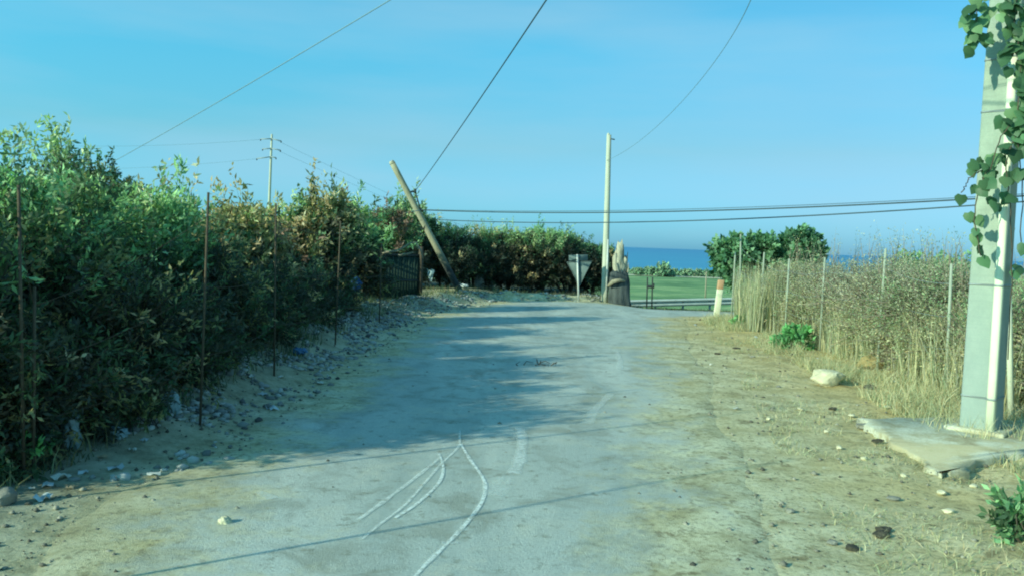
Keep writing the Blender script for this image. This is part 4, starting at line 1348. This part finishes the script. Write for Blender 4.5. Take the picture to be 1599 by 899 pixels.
def shard(path, w, d, seed):
    """jagged slab of torn wood following a path"""
    q = np.random.default_rng(seed); n_ = len(path); V = []
    for k, p_ in enumerate(path):
        f_ = 1 - (k / (n_ - 1)) ** 2.5 * .55
        for a in range(10):
            an_ = a / 10 * 2 * math.pi
            rr_ = (1 + q.uniform(-.42, .42)) * f_
            top_ = q.uniform(-.20, .16) if k == n_ - 1 else 0
            V.append([p_[0] + math.cos(an_) * w * rr_, p_[1] + math.sin(an_) * d * rr_, p_[2] + top_])
    i_ = (np.arange(n_ - 1) * 10)[:, None]; j_ = np.arange(10)[None]; k2 = (j_ + 1) % 10
    mb = MB(); mb.add(V, [np.stack([i_ + j_, i_ + k2, i_ + 10 + k2, i_ + 10 + j_], -1).reshape(-1, 4), (np.arange(10) + (n_ - 1) * 10)[None]])
    return mb.build('splinter', M['splinter'], stp)
shard([(.02, 0, .62), (-.03, 0, .85), (-.05, 0, 1.1), (-.06, 0, 1.35), (-.04, 0, 1.55), (-.05, 0, 1.74)], .155, .11, 1)
shard([(.10, .03, .7), (.10, .03, .95), (.13, .03, 1.2), (.16, .03, 1.42)], .115, .09, 2)
shard([(-.02, -.05, .66), (-.08, -.05, .9), (-.13, -.05, 1.15), (-.14, -.05, 1.40)], .085, .07, 3)
shard([(.05, .05, .8), (.04, .05, 1.1), (.06, .05, 1.48), (.07, .05, 1.6)], .045, .05, 4)
shard([(.17, -.02, .55), (.20, -.02, .85), (.23, -.02, 1.1)], .035, .04, 5)
mb = MB()
mb.tube([[-.34, -.18, .52], [-.22, -.29, .66], [-.04, -.30, .72], [.12, -.27, .70]], [.04, .07, .06, .03], 8, jit=.25); mb.build('broken_limb', M['wood_post'], stp)

# ------------------------------------------------------------------ twin posts with box
ty = 26.0
t0 = A(1010, 477, ty); t0[2] = Hf(t0[0], ty)
tw = thing('twin_post', 'pair of thin dark steel posts joined by a small box', 'post', t0)
for px in (1010, 1018):
    a = A(px, 477, ty); b = A(px + 1, 433, ty); mb = MB(); mb.tube([np.array([a[0], a[1], t0[2] - .1]) - t0, b - t0], .022, 8); mb.build('post', M['dark_steel'], tw)
c = A(1015, 447.5, ty) - t0; mb = MB(); mb.box(c, (.20, .09, .09)); mb.build('box', M['dark_steel'], tw, bevel=.01)
c = A(1020, 446, ty) - t0; mb = MB(); mb.box(c + np.array([.0, -.055, 0]), (.05, .02, .16)); mb.build('hinge_plate', M['dark_steel'], tw)

# ------------------------------------------------------------------ marker post
my = 20.6
m0 = A(1118.5, 492, my); m0[2] = Hf(m0[0], my) - .02; m1 = A(1126, 437, my)
mp_ = thing('marker_post', 'leaning cream marker post with an orange top at the junction corner', 'post', m0)
dv = m1 - m0
def prism(p, q_, w, d, name, mat):
    mb = MB(); V = []
    for c in (p, q_):
        V += [c + np.array([-w, -d, 0]), c + np.array([w, -d, 0]), c + np.array([w, d, 0]), c + np.array([-w, d, 0])]
    mb.add(V, [[[0, 3, 2, 1], [4, 5, 6, 7], [0, 1, 5, 4], [1, 2, 6, 5], [2, 3, 7, 6], [3, 0, 4, 7]]])
    return mb.build(name, M[mat], mp_, bevel=.008)
prism(dv * -.1, dv * .75, .068, .05, 'shaft', 'cream')
prism(dv * .752, dv * 1.0, .07, .052, 'top_band', 'orange')

# ------------------------------------------------------------------ guardrail
def guardrail():
    L0 = A(968, 468.5, 37.5); R0 = A(1190, 463.5, 40.5)
    root = thing('guardrail', 'pale steel guardrail along the lower road in front of the field', 'guardrail', (L0[0], L0[1], Hf(L0[0], L0[1])))
    lo = np.array(root.location)
    prof = [(.02, 0), (-.05, -.035), (-.06, -.10), (.06, -.13), (.06, -.19), (-.05, -.20), (-.06, -.28), (.02, -.33)]
    n = 30; t = np.linspace(0, 1, n)
    V = []
    for s_ in t:
        p_ = L0 + (R0 - L0) * s_
        for a, b in prof: V.append(p_ + np.array([0, a * 1.3, b]) - lo)
    k = len(prof); i = (np.arange(n - 1) * k)[:, None]; j = np.arange(k - 1)[None]
    mb = MB(); mb.add(np.array(V), [np.stack([i + j, i + j + 1, i + k + j + 1, i + k + j], -1).reshape(-1, 4)])
    mb.build('rail', M['rail_steel'], root)
    for s_ in np.arange(.05, 1, .19):
        p_ = L0 + (R0 - L0) * s_; zg = Hf(p_[0], p_[1] + .1)
        mb = MB(); mb.box(np.array([p_[0], p_[1] + .09, (p_[2] + zg) / 2 - .1]) - lo, (.09, .06, p_[2] - zg + .2)); mb.build('post', M['steel'], root)


guardrail()
fpole = A(1102, 455, 62); ft = A(1103, 424, 62)
fpole[2] = float(smooth_h(fpole[0], 62))
fp = thing('field_pole', 'thin pale pole standing alone in the green field', 'pole', fpole)
mb = MB(); mb.tube([[0, 0, -.2], list(ft - fpole)], [.06, .045], 8); mb.build('shaft', M['wood_post'], fp)
mb = MB(); mb.tube([list((ft - fpole) * .99), list((ft - fpole) * 1.01)], [.055, .05], 8); mb.build('cap', M['steel'], fp)

# ------------------------------------------------------------------ fences
def fence_line(name, label, posts, wires_z, mat, rad, wrad, seed, kinds=None):
    r = np.random.default_rng(seed)
    x0, y0, _ = posts[0]
    z0 = Hf(x0, y0)
    root = thing(name, label, 'fence', (x0, y0, z0)); lo = np.array([x0, y0, z0])
    tops = []
    for k, (x, y, ht) in enumerate(posts):
        zb = Hf(x, y)
        ln = r.normal(size=2) * .03
        mb = MB(); mb.tube([np.array([x, y, zb - .1]) - lo, np.array([x + ln[0], y + ln[1], zb + ht]) - lo], [rad, rad * .9], 8)
        mb.build('post', M[mat], root)
        tops.append((np.array([x, y, zb]), ht, ln))
    for zf in wires_z:
        for a, b in zip(tops[:-1], tops[1:]):
            P0 = a[0] + np.array([a[2][0] * zf, a[2][1] * zf, a[1] * zf]) - lo; P1 = b[0] + np.array([b[2][0] * zf, b[2][1] * zf, b[1] * zf]) - lo
            t = np.linspace(0, 1, 8)[:, None]; P = P0 + (P1 - P0) * t - np.array([0, 0, 1.0]) * .06 * 4 * t * (1 - t)
            mb = MB(); mb.tube(P, wrad, 4); mb.build('wire', M['rust' if mat == 'rust' else 'steel'], root)
    return root


def post_at(px, pyb, pyt):
    g0 = G(px, pyb); return (g0[0], g0[1], A(px, pyt, g0[1])[2] - Hf(g0[0], g0[1]))


fence_line('rusty_fence', 'rusty wire fence on thin posts in front of the hedge on the left',
           [post_at(38, 752, 290), post_at(52, 748, 448), post_at(312, 672, 300), post_at(428, 600, 318), post_at(523, 548, 345), post_at(592, 512, 380)],
           (.3, .6, .9), 'rust', .011, .0025, 5)
RX = 5.15
rp = []
for px, top in ((1162, 366), (1147, 394), (1192, 394), (1232, 404), (1288, 402), (1381, 388), (1490, 412)):
    Yd = RX / ((px - 799.5) / F); zt = A(px, top, Yd)
    rp.append((zt[0], Yd, zt[2] - Hf(zt[0], Yd)))
rp = sorted(rp, key=lambda v: -v[1])
fence_line('wooden_fence', 'old wooden post and wire fence swallowed by the dry thicket', rp, (.35, .6, .85), 'grey_post', .019, .003, 6)

for k, (x_, y_, h_, lab) in enumerate([(-3.35, 4.45, 3.2, 'slim wooden pole left of the picture that throws the thin shadow across the road'),
                                      (-3.25, 2.75, 2.6, 'slim wooden pole left of the picture that throws the nearest thin shadow')]):
    z_ = Hf(x_, y_)
    pr_ = thing('wooden_pole', lab, 'pole', (x_, y_, z_))
    mb = MB(); mb.tube([[0, 0, -.2], [0, 0, h_ * .5], [0, 0, h_]], [.014, .011, .008], 8); mb.build('shaft', M['wood_post'], pr_)
    mb = MB(); mb.tube([[0, 0, h_ - .01], [0, 0, h_ + .03]], [.014, .01], 8); mb.build('cap', M['steel'], pr_)

# ------------------------------------------------------------------ green gate with fallen branches
gy0 = 19.4
g0 = A(572, 470, gy0); g1 = A(652, 470, gy0 + .9)
gate = thing('green_gate', 'dark green sheet metal gate under the hedge branches beside the road', 'gate', (g0[0], g0[1], Hf(g0[0], g0[1])))
lo = np.array(gate.location)
dx = g1[0] - g0[0]; dyv = g1[1] - g0[1]; ln_ = math.hypot(dx, dyv); an = math.atan2(dyv, dx)
mb = MB()
for k in range(18):
    f_ = (k + .5) / 18
    mb.box(np.array([dx * f_, dyv * f_ + (.012 if k % 2 else 0), .62]), (ln_ / 18 * .99, .02, 1.1), an)
mb.build('panel', M['panel_green'], gate)
for f_ in (0, 1):
    mb = MB(); mb.box(np.array([dx * f_ + (-.05 if f_ == 0 else .05), dyv * f_, .65]), (.08, .08, 1.5), an); mb.build('post', M['rust'], gate)
mb = MB(); mb.box(np.array([dx * .5, dyv * .5, 1.19]), (ln_, .05, .05), an); mb.box(np.array([dx * .5, dyv * .5 - .03, .6]), (ln_, .04, .05), an); mb.build('rail', M['dark_steel'], gate)
c = A(672, 430, gy0 + 2.4)
o = MB(); u, v = np.meshgrid(np.linspace(-.5, .5, 6), np.linspace(-.5, .5, 8))
z = .08 * fbm(u * 4, v * 4, 3)
V = np.stack([(u + .25 * v * v) * .13 * (1 + 1.1 * v), z * 3, v * .30 + .03 * np.sin(u * 9)], -1).reshape(-1, 3); idx = np.arange(48).reshape(8, 6)
o.add(V, [np.stack([idx[:-1, :-1], idx[:-1, 1:], idx[1:, 1:], idx[1:, :-1]], -1).reshape(-1, 4)])
oo_ = o.build('plastic_sheet', M['bag_teal']); oo_.location = tuple(c)
tag(oo_, 'pale plastic sheet hanging between the gate and the leaning pole', 'sheet')
# bare pale branches lying over the gate
for k, (path, lab) in enumerate([([(590, 402), (602, 394), (622, 392), (640, 380), (652, 378)], 'bare pale branch lying over the top of the green gate'),
                                 ([(622, 400), (634, 397), (646, 394)], 'short bare pale branch under the longer one on the gate'),
                                 ([(650, 380), (657, 390), (660, 404)], 'pale broken branch hanging beside the brown gate post')]):
    P = np.array([A(a, b, gy0 + .1) for a, b in path]); base = P[0].copy(); mb = MB()
    mb.tube(P - base, np.linspace([.045, .035, .022][k], .012, len(P)), 7, jit=.15)
    o = mb.build('bare_branch', M['wood_post']); o.location = tuple(base); tag(o, lab, 'branch')

# ------------------------------------------------------------------ distant tree line
FT = 'distant trees beyond the green field'
proto = None
r = np.random.default_rng(9)
spec = []
for px in np.arange(940, 1700, 9.5):
    spec.append((px + r.normal() * 2, 290 + r.uniform(0, 30), 419.5 + (px - 1050) * .030 + r.normal() * 1.2, 0))
spec.append((1034, 284.5, 410, 1)); spec.append((1046, 286, 419, 0)); spec.append((998, 287, 417, 0)); spec.append((1013, 287, 416.5, 0))
protos = []
for k in range(4):
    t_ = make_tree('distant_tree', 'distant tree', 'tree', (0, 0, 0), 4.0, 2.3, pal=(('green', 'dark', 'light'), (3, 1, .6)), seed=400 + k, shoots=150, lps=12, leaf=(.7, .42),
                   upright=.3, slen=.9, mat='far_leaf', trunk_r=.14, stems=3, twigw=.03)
    protos.append(t_)
for k, (px, Yd, top, sp) in enumerate(spec):
    src = protos[k % 4]
    x = A(px, top, Yd)[0]; zg = float(smooth_h(x, Yd)); ht = A(px, top, Yd)[2] - zg
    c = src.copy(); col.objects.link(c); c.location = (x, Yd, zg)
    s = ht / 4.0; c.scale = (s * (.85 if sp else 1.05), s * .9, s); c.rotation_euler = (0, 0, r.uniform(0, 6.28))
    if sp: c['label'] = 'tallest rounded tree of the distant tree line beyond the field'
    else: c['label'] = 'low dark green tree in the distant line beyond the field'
    c['group'] = FT
    for ch in src.children:
        d = ch.copy(); col.objects.link(d); d.parent = c
for t_ in protos:
    for ch in list(t_.children): bpy.data.objects.remove(ch)
    bpy.data.objects.remove(t_)

# ------------------------------------------------------------------ light
SD = np.array([.82, .57]); SD /= np.linalg.norm(SD)
EL = R(21.5)
w = bpy.data.worlds.new('World'); scn.world = w; w.use_nodes = True
nt = w.node_tree
bg = nt.nodes['Background']
sky = nt.nodes.new('ShaderNodeTexSky'); sky.sky_type = 'NISHITA'; sky.sun_disc = False
sky.sun_elevation = EL; sky.sun_rotation = math.atan2(-SD[0], -SD[1])
sky.air_density = 1.0; sky.dust_density = .6; sky.ozone_density = 1.0
tc = nt.nodes.new('ShaderNodeTexCoord')
sp = nt.nodes.new('ShaderNodeSeparateXYZ'); lk(nt, tc.outputs['Generated'], sp.inputs[0])
tint = ramp(nt, sp.outputs[2], [(0.0, (.29, .84, 1.78)), (.05, (.38, .86, 1.46)), (.11, (.50, .91, 1.14)), (.22, (.48, 1.25, 1.42)), (.38, (.46, 1.48, 1.62))])
c = mix(nt, 1.0, sky.outputs[0], tint, 'MULTIPLY')
mr = nt.nodes.new('ShaderNodeMapRange'); mr.inputs[1].default_value = .35; mr.inputs[2].default_value = -.5
lk(nt, sp.outputs[0], mr.inputs[0])
c = mix(nt, mr.outputs[0], c, mix(nt, 1.0, c, (.98, 1.40, 1.34), 'MULTIPLY'))
mp = nt.nodes.new('ShaderNodeMapping'); mp.inputs['Scale'].default_value = (1.2, 1.2, 7); lk(nt, tc.outputs['Generated'], mp.inputs[0])
cn = noise(nt, 1.6, 5, .5, mp.outputs[0])
c = mix(nt, ramp(nt, cn, [(.40, 0), (.70, .42)]), c, (3.6, 6.0, 7.4))
lk(nt, c, bg.inputs[0]); bg.inputs[1].default_value = .11

sd = bpy.data.lights.new('sun', 'SUN'); so_ = bpy.data.objects.new('sun', sd); col.objects.link(so_)
sd.energy = 5.0; sd.angle = R(.6); sd.color = (.96, 1.0, .74)
dirv = Vector((SD[0] * math.cos(EL), SD[1] * math.cos(EL), -math.sin(EL)))
so_.rotation_euler = dirv.to_track_quat('-Z', 'Y').to_euler()

scn.view_settings.view_transform = 'Standard'; scn.view_settings.look = 'None'; scn.view_settings.exposure = 0
scn.render.engine = 'CYCLES'
scn.render.resolution_x = 1024; scn.render.resolution_y = 575
scn.cycles.pixel_filter_type = 'BLACKMAN_HARRIS'; scn.cycles.filter_width = 2.0
scn.cycles.max_bounces = 5; scn.cycles.transparent_max_bounces = 6
